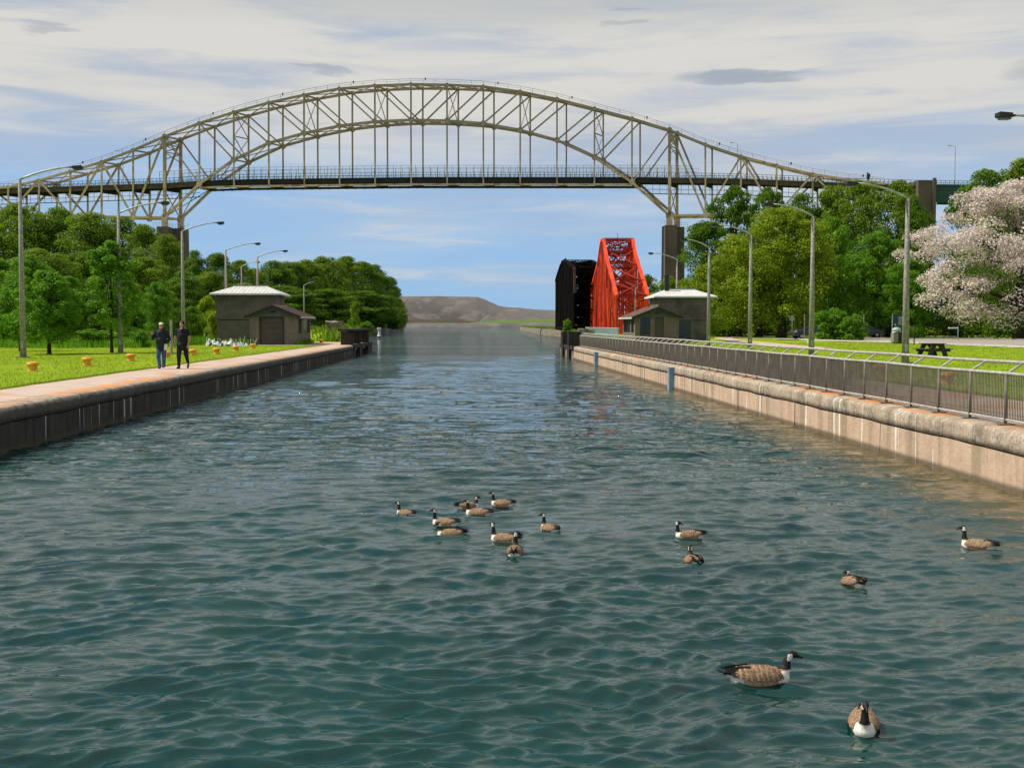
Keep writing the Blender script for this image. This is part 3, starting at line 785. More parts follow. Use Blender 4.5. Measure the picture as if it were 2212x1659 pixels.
    # maintenance walkways under the approach decks
    for x0, x1 in ((-205, 745), (2450, 3300)):
        mb = MB(); rx = np.linspace(x0, x1, int((x1 - x0) / 26))
        for a, b in zip(rx, rx[1:]):
            mb.bar(dp(a, -4.0, .3), dp(b, -4.0, .3), .5, .16); mb.bar(dp(a, -2.9, .3), dp(b, -2.9, .3), .10)
            mb.bar(dp(a, -4.0, .3), dp(a, -1.4, .3), .08)
        mb.build('maintenance_walkway', 'greengirder', root)
    # hand rail on the arch
    for off in (Vector((0, 0, 0)),):
        mb = MB()
        for a, b in zip(ks, ks[1:]):
            for k in range(3):
                p = T[a].lerp(T[b], k / 3); q = T[a].lerp(T[b], (k + 1) / 3)
                mb.bar(p + Vector((0, 0, .2)), p + Vector((0, 0, 1.45)), .07)
                mb.bar(p + Vector((0, 0, 1.4)), q + Vector((0, 0, 1.4)), .07); mb.bar(p + Vector((0, 0, .9)), q + Vector((0, 0, .9)), .04)
        mb.build('chord_handrail', 'steel', root, kind='stuff')
        for i in ks[::2]:
            mb = MB(); p = T[i].lerp(T[min(i + 1, 20)], .4); mb.box(p.x - .14, p.x + .14, p.y - .14, p.y + .14, p.z + 1.1, p.z + 1.7); mb.build('navigation_light', 'deck', root)
    # piers
    for i, zt in ((0, 0), (14, 0)):
        for off, w in ((Vector((0, 0, 0)), 1.0), (OFF, 1.0)):
            c = L[i] + off
            mb = MB(); zz = c.z - 2.6
            hw, hd = 1.5, 2.6
            vs = []
            for z, g in ((0, 1.12), (zz * .6, 1.03), (zz, 1.0)):
                for sx, sy in ((-1, -1), (1, -1), (1, 1), (-1, 1)): vs.append((c.x + sx * hw * g, c.y + sy * hd * g, z))
            mb.add(vs, [(0, 1, 5, 4), (1, 2, 6, 5), (2, 3, 7, 6), (3, 0, 4, 7), (4, 5, 9, 8), (5, 6, 10, 9), (6, 7, 11, 10), (7, 4, 8, 11), (8, 9, 10, 11)])
            mb.build('pier_shaft', 'pier', root)
            mb = MB(); mb.box(c.x - .7, c.x + .7, c.y - .6, c.y + .6, zz, c.z - .2); mb.build('bearing', 'steel', root)
            mb = MB()
            for k in range(7):
                x = c.x - 2.4 + .8 * k; mb.bar((x, c.y - 2.2, zz), (x, c.y - 2.2, zz + 1.1), .05)
            for h_ in (.55, 1.1): mb.bar((c.x - 2.4, c.y - 2.2, zz + h_), (c.x + 2.4, c.y - 2.2, zz + h_), .05)
            mb.build('pier_guardrail', 'steel', root)
    # end pier of the approach and the green girder beyond it
    c = nearpt(3522, 690); zt = nearpt(3522, 689).z
    mb = MB(); mb.box(c.x - 2.0, c.x + 2.0, c.y - 1.2, c.y + 9, 0, zt); mb.build('end_pier', 'pier', root)
    mb = MB(); mb.box(c.x + 1.55, c.x + 2.35, c.y - 1.7, c.y - 1.2, zt - 12, zt + .5); mb.build('pier_pilaster', 'pier', root)
    c2 = nearpt(4300, 690)
    for t_ in (0, 1):
        mb = MB(); a = dp(3560, -2.3, t_); b = dp(4300, -2.3, t_); mb.bar(a, b, .5, 4.0, side=(0, 0, 1)); mb.build('side_girder', 'greengirder', root)
        mb = MB(); a = dp(3560, -.1, t_); b = dp(4300, -.1, t_); mb.bar(a, b, .9, .35, side=(0, 0, 1)); mb.build('girder_flange', 'greengirder', root)
    # lamps on the bridge (stand on it: separate things)
    for ox, oy, h, lab in ((463, 700, 8.4, 'thin street lamp on the bridge deck near the left pier'), (2806, 690, 8.6, 'thin street lamp on the bridge deck right of the right pier'), (3636, 706, 9.5, 'thin tall street lamp on the bridge deck far right above the green girder')):
        p = dp(ox, 0, .1)
        r_ = thing('street_lamp', lab, 'street lamp', p, group='lamps on the high bridge')
        mb = MB(); mb.tube([p, p + Vector((0, 0, h))], [.11, .07], 6); mb.build('pole', 'galv', r_)
        mb = MB(); mb.tube([p + Vector((0, 0, h)), p + Vector((-.5, 0, h + .3)), p + Vector((-1.3, 0, h + .35))], .05, 6); mb.build('arm', 'galv', r_)
        mb = MB(); mb.box(p.x - 1.9, p.x - 1.2, p.y - .15, p.y + .15, p.z + h + .25, p.z + h + .42); mb.build('lamp_head', 'galv', r_)
highway_bridge()


# ================================================================ RED AND BLACK RAILWAY BRIDGES
def laced(mb, p, q, w, t=.12, pitch=.9, side=Vector((1, 0, 0))):
    p = Vector(p); q = Vector(q); d = (q - p); ln = d.length; d.normalize()
    a = d.cross(side)
    if a.length < .1: a = d.cross(Vector((0, 1, 0)))
    a.normalize(); o = a * (w / 2)
    mb.bar(p + o, q + o, t, .3, side=side); mb.bar(p - o, q - o, t, .3, side=side)
    n = max(2, int(ln / pitch)); s_ = 1
    for k in range(n):
        mb.bar(p + d * (ln * k / n) + o * s_, p + d * (ln * (k + 1) / n) - o * s_, .07, .05, side=side); s_ = -s_


def rail_truss(name, label, xl_, xr_, st, zb, mats, portal=True, dens=2, chordw=.55):
    root = thing(name, label, 'bridge', ((xl_ + xr_) / 2, st[0][0], zb))
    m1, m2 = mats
    for x in (xl_, xr_):
        m_ = m1
        prev = None
        for i, (y, z) in enumerate(st):
            mb = MB(); laced(mb, (x, y, zb), (x, y, z), .5); mb.build('truss_post', m_, root)
            if prev:
                mb = MB(); mb.bar((x, prev[0], prev[1]), (x, y, z), .5, .55, side=(1, 0, 0)); mb.build('top_chord', m_, root)
                mb = MB(); laced(mb, (x, prev[0], zb) if i % 2 else (x, prev[0], prev[1]), (x, y, z) if i % 2 else (x, y, zb), .4); mb.build('diagonal', m_, root)
                mb = MB(); mb.bar((x, prev[0], zb + .3), (x, y, zb + .3), .5, .6, side=(1, 0, 0)); mb.build('bottom_chord', m_, root)
                for k in range(1, dens + 1):
                    t_ = k / (dens + 1); yy = lerp(prev[0], y, t_); mb = MB()
                    mb.bar((x, yy, zb), (x, yy, lerp(prev[1], z, t_)), .16, .26); mb.build('hanger', m2, root)
            prev = (y, z)
    for i, (y, z) in enumerate(st):
        mb = MB(); laced(mb, (xl_, y, z), (xr_, y, z), .5, side=Vector((0, 1, 0))); mb.build('cross_strut', m2, root)
        mb = MB(); mb.bar((xl_, y, z - 2.2), (xr_, y, z - 2.2), .2, .3); mb.build('cross_strut', m2, root)
        mb = MB(); mb.bar((xl_, y, z - .2), (xr_, y, z - 5.5 if z > 9 else zb + 3), .16); mb.bar((xr_, y, z - .2), (xl_, y, z - 5.5 if z > 9 else zb + 3), .16); mb.build('sway_brace', m2, root)
        if i:
            y0, z0 = st[i - 1]; mb = MB(); mb.bar((xl_, y0, z0), (xr_, y, z), .18); mb.bar((xr_, y0, z0), (xl_, y, z), .18); mb.build('lateral_brace', m2, root)
        mb = MB(); mb.bar((xl_, y, zb + .3), (xr_, y, zb + .3), .35, .8, side=(0, 0, 1)); mb.build('floor_beam', m1, root)
    mb = MB(); mb.box(xl_ + .9, xl_ + 1.15, st[0][0], st[-1][0], zb + .5, zb + .95); mb.box(xr_ - 1.15, xr_ - .9, st[0][0], st[-1][0], zb + .5, zb + .95); mb.build('stringers', m2, root)
    return root


red = rail_truss('red_lift_bridge', 'tall bright red lattice railway bridge standing on the right bank beside the black one', 24.3, 29.4,
                 [(189.6, 7.2), (194, 9.7), (200, 12.6), (205.5, 15.6), (207.2, 17.5), (210.8, 17.5), (212.5, 16.2), (216, 13.6), (222, 11.3), (228, 9.3)], 1.2, ('red', 'reddark'), dens=1)
for x in (24.3, 29.4):
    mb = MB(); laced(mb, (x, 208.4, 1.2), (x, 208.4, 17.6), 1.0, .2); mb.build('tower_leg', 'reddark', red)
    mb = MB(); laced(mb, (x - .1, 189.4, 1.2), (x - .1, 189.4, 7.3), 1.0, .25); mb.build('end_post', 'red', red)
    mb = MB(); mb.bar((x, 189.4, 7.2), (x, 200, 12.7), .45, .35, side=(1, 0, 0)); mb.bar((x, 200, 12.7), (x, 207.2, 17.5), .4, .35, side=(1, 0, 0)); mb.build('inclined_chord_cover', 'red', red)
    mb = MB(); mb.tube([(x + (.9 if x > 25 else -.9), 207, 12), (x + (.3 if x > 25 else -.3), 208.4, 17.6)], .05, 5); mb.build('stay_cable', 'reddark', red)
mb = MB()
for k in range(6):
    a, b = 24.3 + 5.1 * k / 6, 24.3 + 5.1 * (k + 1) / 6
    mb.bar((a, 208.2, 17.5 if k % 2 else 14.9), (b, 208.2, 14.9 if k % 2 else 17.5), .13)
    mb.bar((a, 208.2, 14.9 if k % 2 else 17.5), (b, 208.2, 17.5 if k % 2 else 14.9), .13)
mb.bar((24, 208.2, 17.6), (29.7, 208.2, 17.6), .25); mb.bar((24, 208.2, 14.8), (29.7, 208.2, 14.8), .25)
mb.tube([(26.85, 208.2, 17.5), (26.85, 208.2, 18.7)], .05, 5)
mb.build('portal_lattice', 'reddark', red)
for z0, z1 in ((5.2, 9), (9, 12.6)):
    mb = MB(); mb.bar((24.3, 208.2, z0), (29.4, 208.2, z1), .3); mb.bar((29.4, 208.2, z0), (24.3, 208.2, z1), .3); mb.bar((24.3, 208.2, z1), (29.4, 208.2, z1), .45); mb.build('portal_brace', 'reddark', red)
mb = MB(); mb.box(24.7, 27.9, 188.6, 189.6, .9, 1.9); mb.build('floor_end_beam', 'red', red)
mb = MB()
for k in range(5):
    y = 192 + k * 6.9; zt = interp([(189.6, 7.2), (194, 9.7), (200, 12.6), (206, 16.0), (209, 17.5), (212, 16.6), (216, 13.6), (228, 9.3)], y)
    laced(mb, (29.4, y, 1.5), (29.4, y, zt), .45, .09, .8); laced(mb, (24.3, y, 1.5), (24.3, y, zt), .45, .09, .8)
mb.build('laced_web', 'red', red, kind='stuff')
blk = rail_truss('black_swing_bridge', 'black camelback railway truss bridge standing left of the red bridge on the right bank', 20.7, 26.0,
                 [(224, 13.1), (232, 14.4), (242, 15.6), (249, 16.0), (256, 15.4), (264, 13.9), (270, 12.6)], 1.6, ('black', 'black'), dens=3)
mb = MB(); mb.bar((20.7, 223.8, 13.1), (20.7, 242, 15.6), .5, .3, side=(1, 0, 0)); mb.bar((20.7, 223.7, 13.3), (20.7, 223.7, 8.6), .7, .4, side=(1, 0, 0))
mb.build('inclined_end_post', 'rust', blk)
mb = MB()
for k in range(57):
    y = 224.5 + k * .8; zt = interp([(224, 12.9), (242, 15.4), (249, 15.8), (264, 13.7), (270, 12.4)], y)
    mb.bar((20.65, y, 1.6), (20.65, y, zt), .45, .12); mb.bar((26.0, y, 1.6), (26.0, y, zt), .45, .2)
    mb.bar((20.7, y, zt - .3 - (k % 3) * .8), (26.0, y + 1.5, zt - .3 - (k % 2) * 1.4), .3, .25)
    if k % 4 == 0:
        for z in (4, 6.3, 8.6, 10.9): mb.bar((20.7, y, z), (26, y, z + (1.4 if k % 8 else -1.4)), .3, .3)
mb.build('web_plates', 'black', blk, kind='stuff')
mb = MB()
for k in range(16):
    y = 243 + k * .8; mb.tube([(20.7, y, 15.7), (20.7, y + .4, 16.3), (20.7, y + .8, 15.7)], .06, 5)
mb.build('top_railing', 'black', blk)


# ================================================================ GATEHOUSES
def gatehouse(name, label, X0, Yp, mirror, Yt, tower_x, porch_x, door_kind):
    """porch front at y=Yp; tower front at Yt; local x measured in world; mirror=+1 canal lies to +x of the building"""
    root = thing(name, label, 'building', (X0, Yp, .93))
    g = .93; px0, px1 = porch_x; tx0, tx1 = tower_x; dep = 8.2; td = 5.2
    # tower walls (two storeys with a shadow gap)
    mb = MB(); mb.box(tx0, tx1, Yt, Yt + td, g, g + 2.05); mb.build('lower_wall', 'stucco', root)
    mb = MB(); mb.box(tx0 - .06, tx1 + .06, Yt - .06, Yt + td + .06, g + 2.11, g + 4.35); mb.build('upper_wall', 'stucco', root)
    mb = MB(); mb.box(tx0 + .03, tx1 - .03, Yt + .03, Yt + td - .03, g + 2.05, g + 2.11); mb.build('storey_band', 'trim', root)
    # hip roof in standing seam metal
    e = .54; z0, z1 = g + 4.38, g + 5.08; a0, a1, b0, b1 = tx0 - e, tx1 + e, Yt - e, Yt + td + e; r0, r1 = tx0 + 1.05, tx1 - 1.05; ym = Yt + td / 2
    mb = MB(); mb.add([(a0, b0, z0), (a1, b0, z0), (a1, b1, z0), (a0, b1, z0), (r0, ym, z1), (r1, ym, z1)], [(0, 1, 5, 4), (1, 2, 5), (2, 3, 4, 5), (3, 0, 4), (3, 2, 1, 0)])
    rf = mb.build('roof', 'metalroof', root)
    n = 17
    for k in range(n + 1):
        x = a0 + (a1 - a0) * k / n; mb = MB()
        xt = min(max(x, r0), r1); t_ = 1.0 if r0 <= x <= r1 else ((x - a0) / (r0 - a0) if x < r0 else (a1 - x) / (a1 - r1))
        if t_ > .05: mb.bar((x, b0, z0 + .006), (x, lerp(b0, ym, t_), lerp(z0, z1, t_) + .006), .03, .03); mb.build('roof_seam', 'metalroof', rf)
    mb = MB(); mb.box(a0, a1, b0 - .02, b0 + .03, z0 - .14, z0); mb.box(a0, a0 + .05, b0 + .04, b1, z0 - .14, z0 - .003); mb.box(a1 - .05, a1, b0 + .04, b1, z0 - .14, z0 - .003); mb.build('fascia', 'white', root)
    mb = MB(); mb.bar((r0 - .1, ym, z1 + .03), (r1 + .1, ym, z1 + .03), .16, .1); mb.build('ridge_vent', 'galv', rf)
    # porch
    ze = g + 2.30
    canal = px1 if mirror > 0 else px0; inner = px0 if mirror > 0 else px1
    fo = .5
    xg0, xg1 = px0 - fo * .7, px1 + fo; 
    xm = (px0 + px1) / 2; za = g + 3.25
    # front wall: pillars either side of the recessed door
    if door_kind == 'garage':
        d0, d1 = px0 + .82, px0 + 2.72
        mb = MB(); mb.box(px0, d0, Yp, Yp + .25, g, ze); mb.build('front_pillar', 'stucco_hi', root)
        mb = MB(); mb.box(d1, px1, Yp, Yp + .25, g, ze); mb.build('front_pillar', 'stucco_hi', root)
        mb = MB(); mb.box(d0, d1, Yp + .2, Yp + .24, g, g + 2.25); dr = mb.build('garage_door', 'door', root)
        for k in range(5):
            mb = MB(); mb.box(d0 + .02, d1 - .02, Yp + .17, Yp + .199, g + .04 + .44 * k, g + .44 * (k + 1)); mb.build('door_panel', 'door', dr)
        for x in (d0, d1):
            mb = MB(); mb.box(x - .04, x + .04, Yp - .02, Yp + .16, g, g + 2.25); mb.build('door_frame', 'trim', root)
        mb = MB(); mb.box(d0 - .04, d1 + .04, Yp - .03, Yp + .16, g + 2.252, g + 2.30); mb.build('lintel', 'trim', root)
    else:
        segs = [(px0, px0 + .45, 'stucco_hi'), (px0 + 1.35, px0 + 1.75, 'stucco_hi'), (px0 + 2.55, px1, 'stucco_hi')]
        for a, b, m_ in segs:
            mb = MB(); mb.box(a, b, Yp, Yp + .3, g, ze); mb.build('front_pillar', m_, root)
        mb = MB(); mb.box(px0 + .45, px0 + 1.35, Yp + .1, Yp + .25, g, g + .75); mb.build('wall_under_window', 'stucco', root)
        mb = MB(); mb.box(px0 + .45, px0 + 1.35, Yp + .14, Yp + .17, g + .752, ze); w_ = mb.build('window', 'glass', root)
        mb = MB(); mb.box(px0 + .88, px0 + .92, Yp + .10, Yp + .139, g + .755, ze); mb.build('mullion', 'trim', w_)
        mb = MB(); mb.box(px0 + 1.75, px0 + 2.55, Yp + .12, Yp + .2, g, ze); mb.build('door', 'door', root)
        mb = MB(); mb.box(tx1 - 3.1, tx1 - 1.9, Yt - .05, Yt - .003, g, g + 2.0); mb.build('teal_door', 'tealdoor', root)
    mb = MB(); mb.box(px0 + .05, px1 - .05, Yp + .5, Yp + dep - .05, g, ze - .01) if False else mb.box(px0 + .3 if mirror > 0 else px0 + .3, px1 - .3, Yp + .5, Yp + dep, g, ze - .02)
    mb.build('inner_wall', 'stucco', root)
    # canal-side wall with two windows
    wx0, wx1 = (canal - .25, canal) if mirror > 0 else (canal, canal + .25)
    ys = [0.252 if door_kind == 'garage' else .302, .9, 2.6, 3.3, 7.7, dep]
    wins = [(.9, 2.6), (3.3, 7.7)]
    mb = MB(); mb.box(wx0, wx1, Yp + ys[0], Yp + dep, g, g + .95); mb.build('side_wall_base', 'stucco_hi', root)
    mb = MB(); mb.box(wx0, wx1, Yp + ys[0], Yp + dep, g + 2.12, ze); mb.build('side_wall_head', 'stucco_hi', root)
    for a, b in ((ys[0], .9), (2.6, 3.3), (7.7, dep)):
        mb = MB(); mb.box(wx0, wx1, Yp + a, Yp + b, g + .952, g + 2.118); mb.build('side_pillar', 'stucco_hi', root)
    for a, b in wins:
        xg = canal - mirror * .12
        mb = MB(); mb.box(xg - .015, xg + .015, Yp + a, Yp + b, g + .952, g + 2.118); w_ = mb.build('window', 'glass', root)
        mb = MB(); n = 3 if b - a > 3 else 1
        for k in range(1, n + 1):
            y = lerp(Yp + a, Yp + b, k / (n + 1)); mb.box(xg - .03, xg + .03, y - .04, y + .04, g + .96, g + 2.11)
        mb.build('mullion', 'trim', w_)
    # low gabled roof, gable facing the camera, slope towards the canal
    yb = Yp + dep + .4; yf = Yp - .45
    def slab(pa, pb, ya, yb_, m_, nm, th=.1):
        mb = MB(); (xa, za_), (xb, zb_) = pa, pb
        mb.add([(xa, ya, za_), (xb, ya, zb_), (xb, yb_, zb_), (xa, yb_, za_), (xa, ya, za_ - th), (xb, ya, zb_ - th), (xb, yb_, zb_ - th), (xa, yb_, za_ - th)],
               [(0, 1, 2, 3), (7, 6, 5, 4), (0, 4, 5, 1), (1, 5, 6, 2), (2, 6, 7, 3), (3, 7, 4, 0)]); return mb.build(nm, m_, root)
    xa0, xa1 = px0 - .35, px1 + .35
    rl = slab((xa0, ze + .05), (xm, za), yf, yb, 'shingle', 'roof_slope'); rr = slab((xm, za), (xa1, ze + .05), yf, yb, 'shingle', 'roof_slope')
    for par, (p0, p1) in ((rl, ((xa0, ze + .05), (xm, za))), (rr, ((xa1, ze + .05), (xm, za)))):
        for k in range(9):
            t0 = k / 9; x = lerp(p0[0], p1[0], t0); z = lerp(p0[1], p1[1], t0)
            mb = MB(); mb.bar((x, yf - .01, z + .015), (x, yb, z + .015), .05, .03); mb.build('shingle_course', 'shingle', par)
    mb = MB(); mb.add([(xa0 + .3, Yp - .05, ze - .01), (xa1 - .3, Yp - .05, ze - .01), (xm, Yp - .05, za - .12), (xa0 + .3, Yp + .05, ze - .01), (xa1 - .3, Yp + .05, ze - .01), (xm, Yp + .05, za - .12)],
                      [(0, 1, 2), (5, 4, 3), (0, 3, 4, 1), (1, 4, 5, 2), (2, 5, 3, 0)]); gb = mb.build('gable', 'gable', root)
    mb = MB(); mb.box(xm - .22, xm + .22, Yp - .09, Yp - .052, ze + .32, ze + .46); mb.build('vent', 'trim', gb)
    for a, b in (((xa0, ze - .06), (xm, za - .10)), ((xa1, ze - .06), (xm, za - .10))):
        mb = MB(); mb.bar((a[0], yf - .02, a[1]), (b[0], yf - .02, b[1]), .04, .16, side=(0, 0, 1)); mb.build('barge_board', 'trim', root)
    mb = MB(); xe = xa1 if mirror > 0 else xa0; mb.box(xe - .03, xe + .04, yf, yb, ze - .13, ze + .03); mb.build('gutter', 'kerb', root)
    return root


lh = gatehouse('lock_house', 'grey stuccoed lock house with white metal roof and brown garage door on the left bank', -16, 95.5, 1, 104, (-21.7, -16.7), (-17.35, -13.55), 'garage')
rh = gatehouse('lock_house', 'dark grey lock house with white metal roof and black chimney on the right bank', 16, 104, -1, 112.5, (18.5, 23.5), (15.0, 18.9), 'door')
mb = MB(); p0 = at(1300, 620, 115)
cx = 19.6
mb.box(cx - .2, cx + .2, 114.4, 114.8, 5.6, 7.3); mb.build('chimney', 'lamphead', rh); mb = MB(); mb.box(cx - .25, cx + .25, 114.35, 114.85, 7.3, 7.38); mb.build('chimney_cap', 'lamphead', rh)
mb = MB(); mb.box(-18.9, -12.9, 94.2, 95.45, .80, .972); mb.build('concrete_slab', 'kerb', kind='structure')


# ================================================================ LAMPS
def lamp(x, y, z0, top, arm, dirx, label, group, heavy=1.0, tip=.62):
    r_ = thing('street_lamp', label, 'street lamp', (x, y, z0), group=group); h = top - z0
    mb = MB(); mb.tube([(0, 0, 0), (0, 0, h * .5), (0, 0, h)], [.160 * heavy, .122 * heavy, .080 * heavy], 10); mb.build('pole', 'pole', r_, local=True, smoothf=True)
    mb = MB(); pts = []
    for k in range(9):
        t_ = k / 8; pts.append((dirx * arm * t_, 0, h + .02 + tip * (1 - (1 - t_) ** 1.7)))
    mb.tube(pts, [.055 - .015 * k / 8 for k in range(9)], 8); mb.build('arm', 'galv', r_, local=True, smoothf=True)
    mb = MB(); zt = h + tip; a = dirx * (arm - .05)
    L_ = .55; sec = [(0, .05, .05), (.10, .06, .06), (.14, .16, .10), (L_, .17, .11), (L_ + .04, .13, .07)]
    vs = []
    for d, wy, wz in sec: vs += [(a + dirx * d, -wy, zt - wz + .02 + d * .05), (a + dirx * d, wy, zt - wz + .02 + d * .05), (a + dirx * d, wy, zt + wz * .6 + d * .05), (a + dirx * d, -wy, zt + wz * .6 + d * .05)]
    fs = [(i * 4 + k, i * 4 + (k + 1) % 4, i * 4 + 4 + (k + 1) % 4, i * 4 + 4 + k) for i in range(4) for k in range(4)] + [(0, 1, 2, 3), (19, 18, 17, 16)]
    mb.add(vs, fs); hd = mb.build('lamp_head', 'lamphead', r_, local=True)
    mb = MB(); mb.box(min(a + dirx * .18, a + dirx * .5), max(a + dirx * .18, a + dirx * .5), -.13, .13, zt - .13, zt - .06); mb.build('lens', 'lamplens', hd, local=True)
    mb = MB(); mb.box(-.27, .27, -.27, .27, 0, .05); mb.build('base_plate', 'oldconc', r_, local=True)
    mb = MB(); mb.box(-.06, .06, -.165, -.11, .5, .8); mb.build('access_cover', 'galv', r_, local=True)
    return r_


GL = 'concrete street lamps on the left bank'; GRn = 'concrete street lamps on the right bank'
lamp(-22.1, 59.8, .93, 9.75, 2.55, 1, 'nearest street lamp on the left lawn, tall at the left edge of the picture', GL)
lamp(-20.1, 69.5, .93, 9.0, 2.4, 1, 'concrete street lamp on the left lawn beside the slender young tree', GL)
lamp(-20.6, 87, .93, 9.35, 2.5, 1, 'street lamp behind the two walkers, in front of the left bridge pier', GL)
p = at(487.4, 541.5, 108); lamp(p.x, 108, .93, p.z, 2.6, 1, 'street lamp over the left lock house roof, left one of the pair', GL)
p = at(556, 555.8, 120); lamp(p.x, 120, .93, p.z, 2.5, 1, 'street lamp over the left lock house roof, right one of the pair', GL)
p = at(521.5, 576.5, 165); lamp(p.x, 165, 1.2, p.z, 2.0, 1, 'small distant street lamp between the two lamps over the left lock house roof', GL)
p = at(656.5, 617, 205); lamp(p.x, 205, 1.3, p.z, 1.8, 1, 'distant street lamp before the dark trees right of the left lock house', GL)
p = at(740, 651.6, 310); lamp(p.x, 310, 1.5, p.z, 1.5, 1, 'farthest street lamp on the left bank before the dark trees', GL)
p = at(2152, 250, 36.2); lamp(p.x + 2.7, 36.2, .93, p.z - .62, 2.15, -1, 'nearest right bank street lamp, only its head and arm in view at the right edge', GRn)
r1 = lamp(18.9, 50.0, .93, 7.95, 2.15, -1, 'street lamp on the right lawn with a dark bird perched on its arm', GRn)
p = at(1756.3, 467.8, 63); lamp(p.x, 63, .93, p.z, 2.15, -1, 'street lamp on the right lawn second from the right, left of the perched bird', GRn)
p = at(1622.4, 507.3, 77.5); lamp(p.x, 77.5, .93, p.z, 2.15, -1, 'street lamp on the right lawn third from the right, before the big lime green tree', GRn)
p = at(1532, 536, 91); lamp(p.x, 91, .93, p.z, 1.7, -1, 'street lamp rising just right of the right lock house roof', GRn)
p = at(1462.5, 561, 120); lamp(p.x, 120, .93, p.z, 2.4, -1, 'street lamp behind the right lock house roof, before the right bridge pier', GRn)
p = at(1372.7, 620.4, 182); lamp(p.x, 182, .95, p.z, 1.4, -1, 'small street lamp standing in front of the red bridge', GRn)


# ================================================================ BOLLARDS
def bollard():
    r_ = thing('mooring_bollard', '', 'bollard')
    mb = MB(); mb.lathe([(.19, -.05), (.17, .02), (.145, .10), (.15, .18), (.185, .215)], 20); mb.build('post', 'bollard', r_, local=True, smoothf=True)
    mb = MB(); mb.lathe([(.17, .212), (.225, .222), (.228, .255), (.20, .27), (.205, .30), (.175, .318), (.10, .332), (.0, .335)], 20); mb.build('cap', 'bollard', r_, local=True, smoothf=True)
    mb = MB()
    for k in range(10):
        a = k * math.pi / 5; c, s_ = math.cos(a), math.sin(a); mb.bar((c * .17, s_ * .17, .305), (c * .215, s_ * .215, .262), .035, .03)
    mb.build('cap_ribs', 'bollard', r_, local=True)
    return r_
B0 = bollard(); first = True
lb = [(71, 800.7), (188.4, 788.6), (283, 778.9), (360.2, 772.4), (417.4, 766.6), (468, 763.5), (510, 757.6), (546.5, 752.7), (694.6, 740.9)]
lbl = ['yellow mooring bollard nearest the camera on the left lawn, beside the first lamp', 'second yellow bollard on the left lawn, below the bushy young maple', 'third yellow bollard on the left lawn, left of the two walkers',
       'yellow bollard partly hidden between the two walkers', 'yellow bollard just right of the woman in black', 'yellow bollard in line before the green sawhorse', 'yellow bollard in front of the white debris pile', 'yellow bollard at the left end of the slab by the garage door', 'small yellow bollard far off, right of the left lock house']
spots = [(gr(*q), l, 'yellow bollards along the left bank') for q, l in zip(lb, lbl)]
for q, l in zip([(2046, 828), (1901, 807.5), (1788, 793.4), (1698, 783)], ['yellow bollard nearest on the right lawn behind the railing, at the far right', 'second yellow bollard behind the right railing, below the picnic table', 'third yellow bollard behind the right railing, near the lamp with the white bucket', 'fourth yellow bollard behind the right railing, smallest one visible through the bars']):
    spots.append((gr(*q), l, 'yellow bollards behind the right railing'))
for p, l, g_ in spots:
    o = B0 if first else copy_tree(B0); first = False
    o.location = (p.x, p.y, .93); o.rotation_euler.z = rnd.uniform(0, 3); o['label'] = l; o['group'] = g_


# ================================================================ RIGHT RAILING
def railing():
    y0, y1 = 12.0, 87.4; n = int((y1 - y0) / 1.335); fxx = lambda y: wr(y) + .36
    root = thing('steel_railing', 'long grey steel railing with vertical bars and raised handrail along the right canal wall', 'railing', (fxx(y0), y0, .957))
    post = arm = plate = bars = None; O = world_off(root)
    for k in range(n + 1):
        y = y0 + k * 1.335; loc = Vector((fxx(y), y, .957)) - O
        if post is None:
            mb = MB(); mb.tube([(0, 0, 0), (0, 0, .82)], .026, 8); post = mb.build('post', 'fencebar', root, local=True, smoothf=True); ob = post
            mb = MB(); mb.tube([(0, 0, .82), (.14, 0, .91), (.27, 0, .995)], .021, 8); arm = mb.build('bracket_arm', 'fence', root, local=True, smoothf=True); oa = arm
            mb = MB(); mb.box(-.13, .13, -.07, .07, .0, .014); plate = mb.build('base_plate', 'fencebar', root, local=True); op = plate
            mb = MB()
            for j in range(1, 24):
                yy = 1.335 * j / 24; mb.bar((0, yy, .08), (0, yy, .815), .0135, .0135)
            bars = mb.build('bar_infill', 'fencebar', root, local=True, kind='stuff'); oc = bars
        else:
            ob, oa, op, oc = post.copy(), arm.copy(), plate.copy(), None
            for o in (ob, oa, op): COL.objects.link(o)
            if k < n: oc = bars.copy(); COL.objects.link(oc)
        for o in (ob, oa, op, oc):
            if o is not None: o.location = loc
    def rail(nm, dx, z, r):
        mb = MB(); pts = [(fxx(y) + dx, y, .957 + z + .006 * math.sin(y * 1.1)) for y in np.arange(y0, y0 + n * 1.335 + .01, 1.335)]
        mb.tube(pts, r, 8); mb.build(nm, 'fence', root, smoothf=True)
    rail('bottom_rail', 0, .075, .020); rail('middle_rail', 0, .822, .027); rail('top_rail', .27, .995, .028)
railing()

# fender pipes on the right wall
for Y, lab in ((72.5, 'far pale blue steel fender pipe on the right canal wall'), (46.5, 'near pale blue steel fender pipe on the right canal wall')):
    r_ = thing('wall_fender', lab, 'fender', (wr(Y) - .1, Y, 0), group='blue fender pipes on the right wall')
    mb = MB(); mb.box(-.10, -.02, -.19, .19, -.8, .86); mb.build('front_plate', 'bluepaint', r_, local=True)
    for q in (-1, 1): mb = MB(); mb.box(-.018, .10, q * .17 - .018, q * .17 + .018, -.8, .855); mb.build('side_flange', 'bluepaint', r_, local=True)
    mb = MB(); mb.box(-.12, .30, -.21, .21, .862, .885); mb.build('cap_bracket', 'bluepaint', r_, local=True)

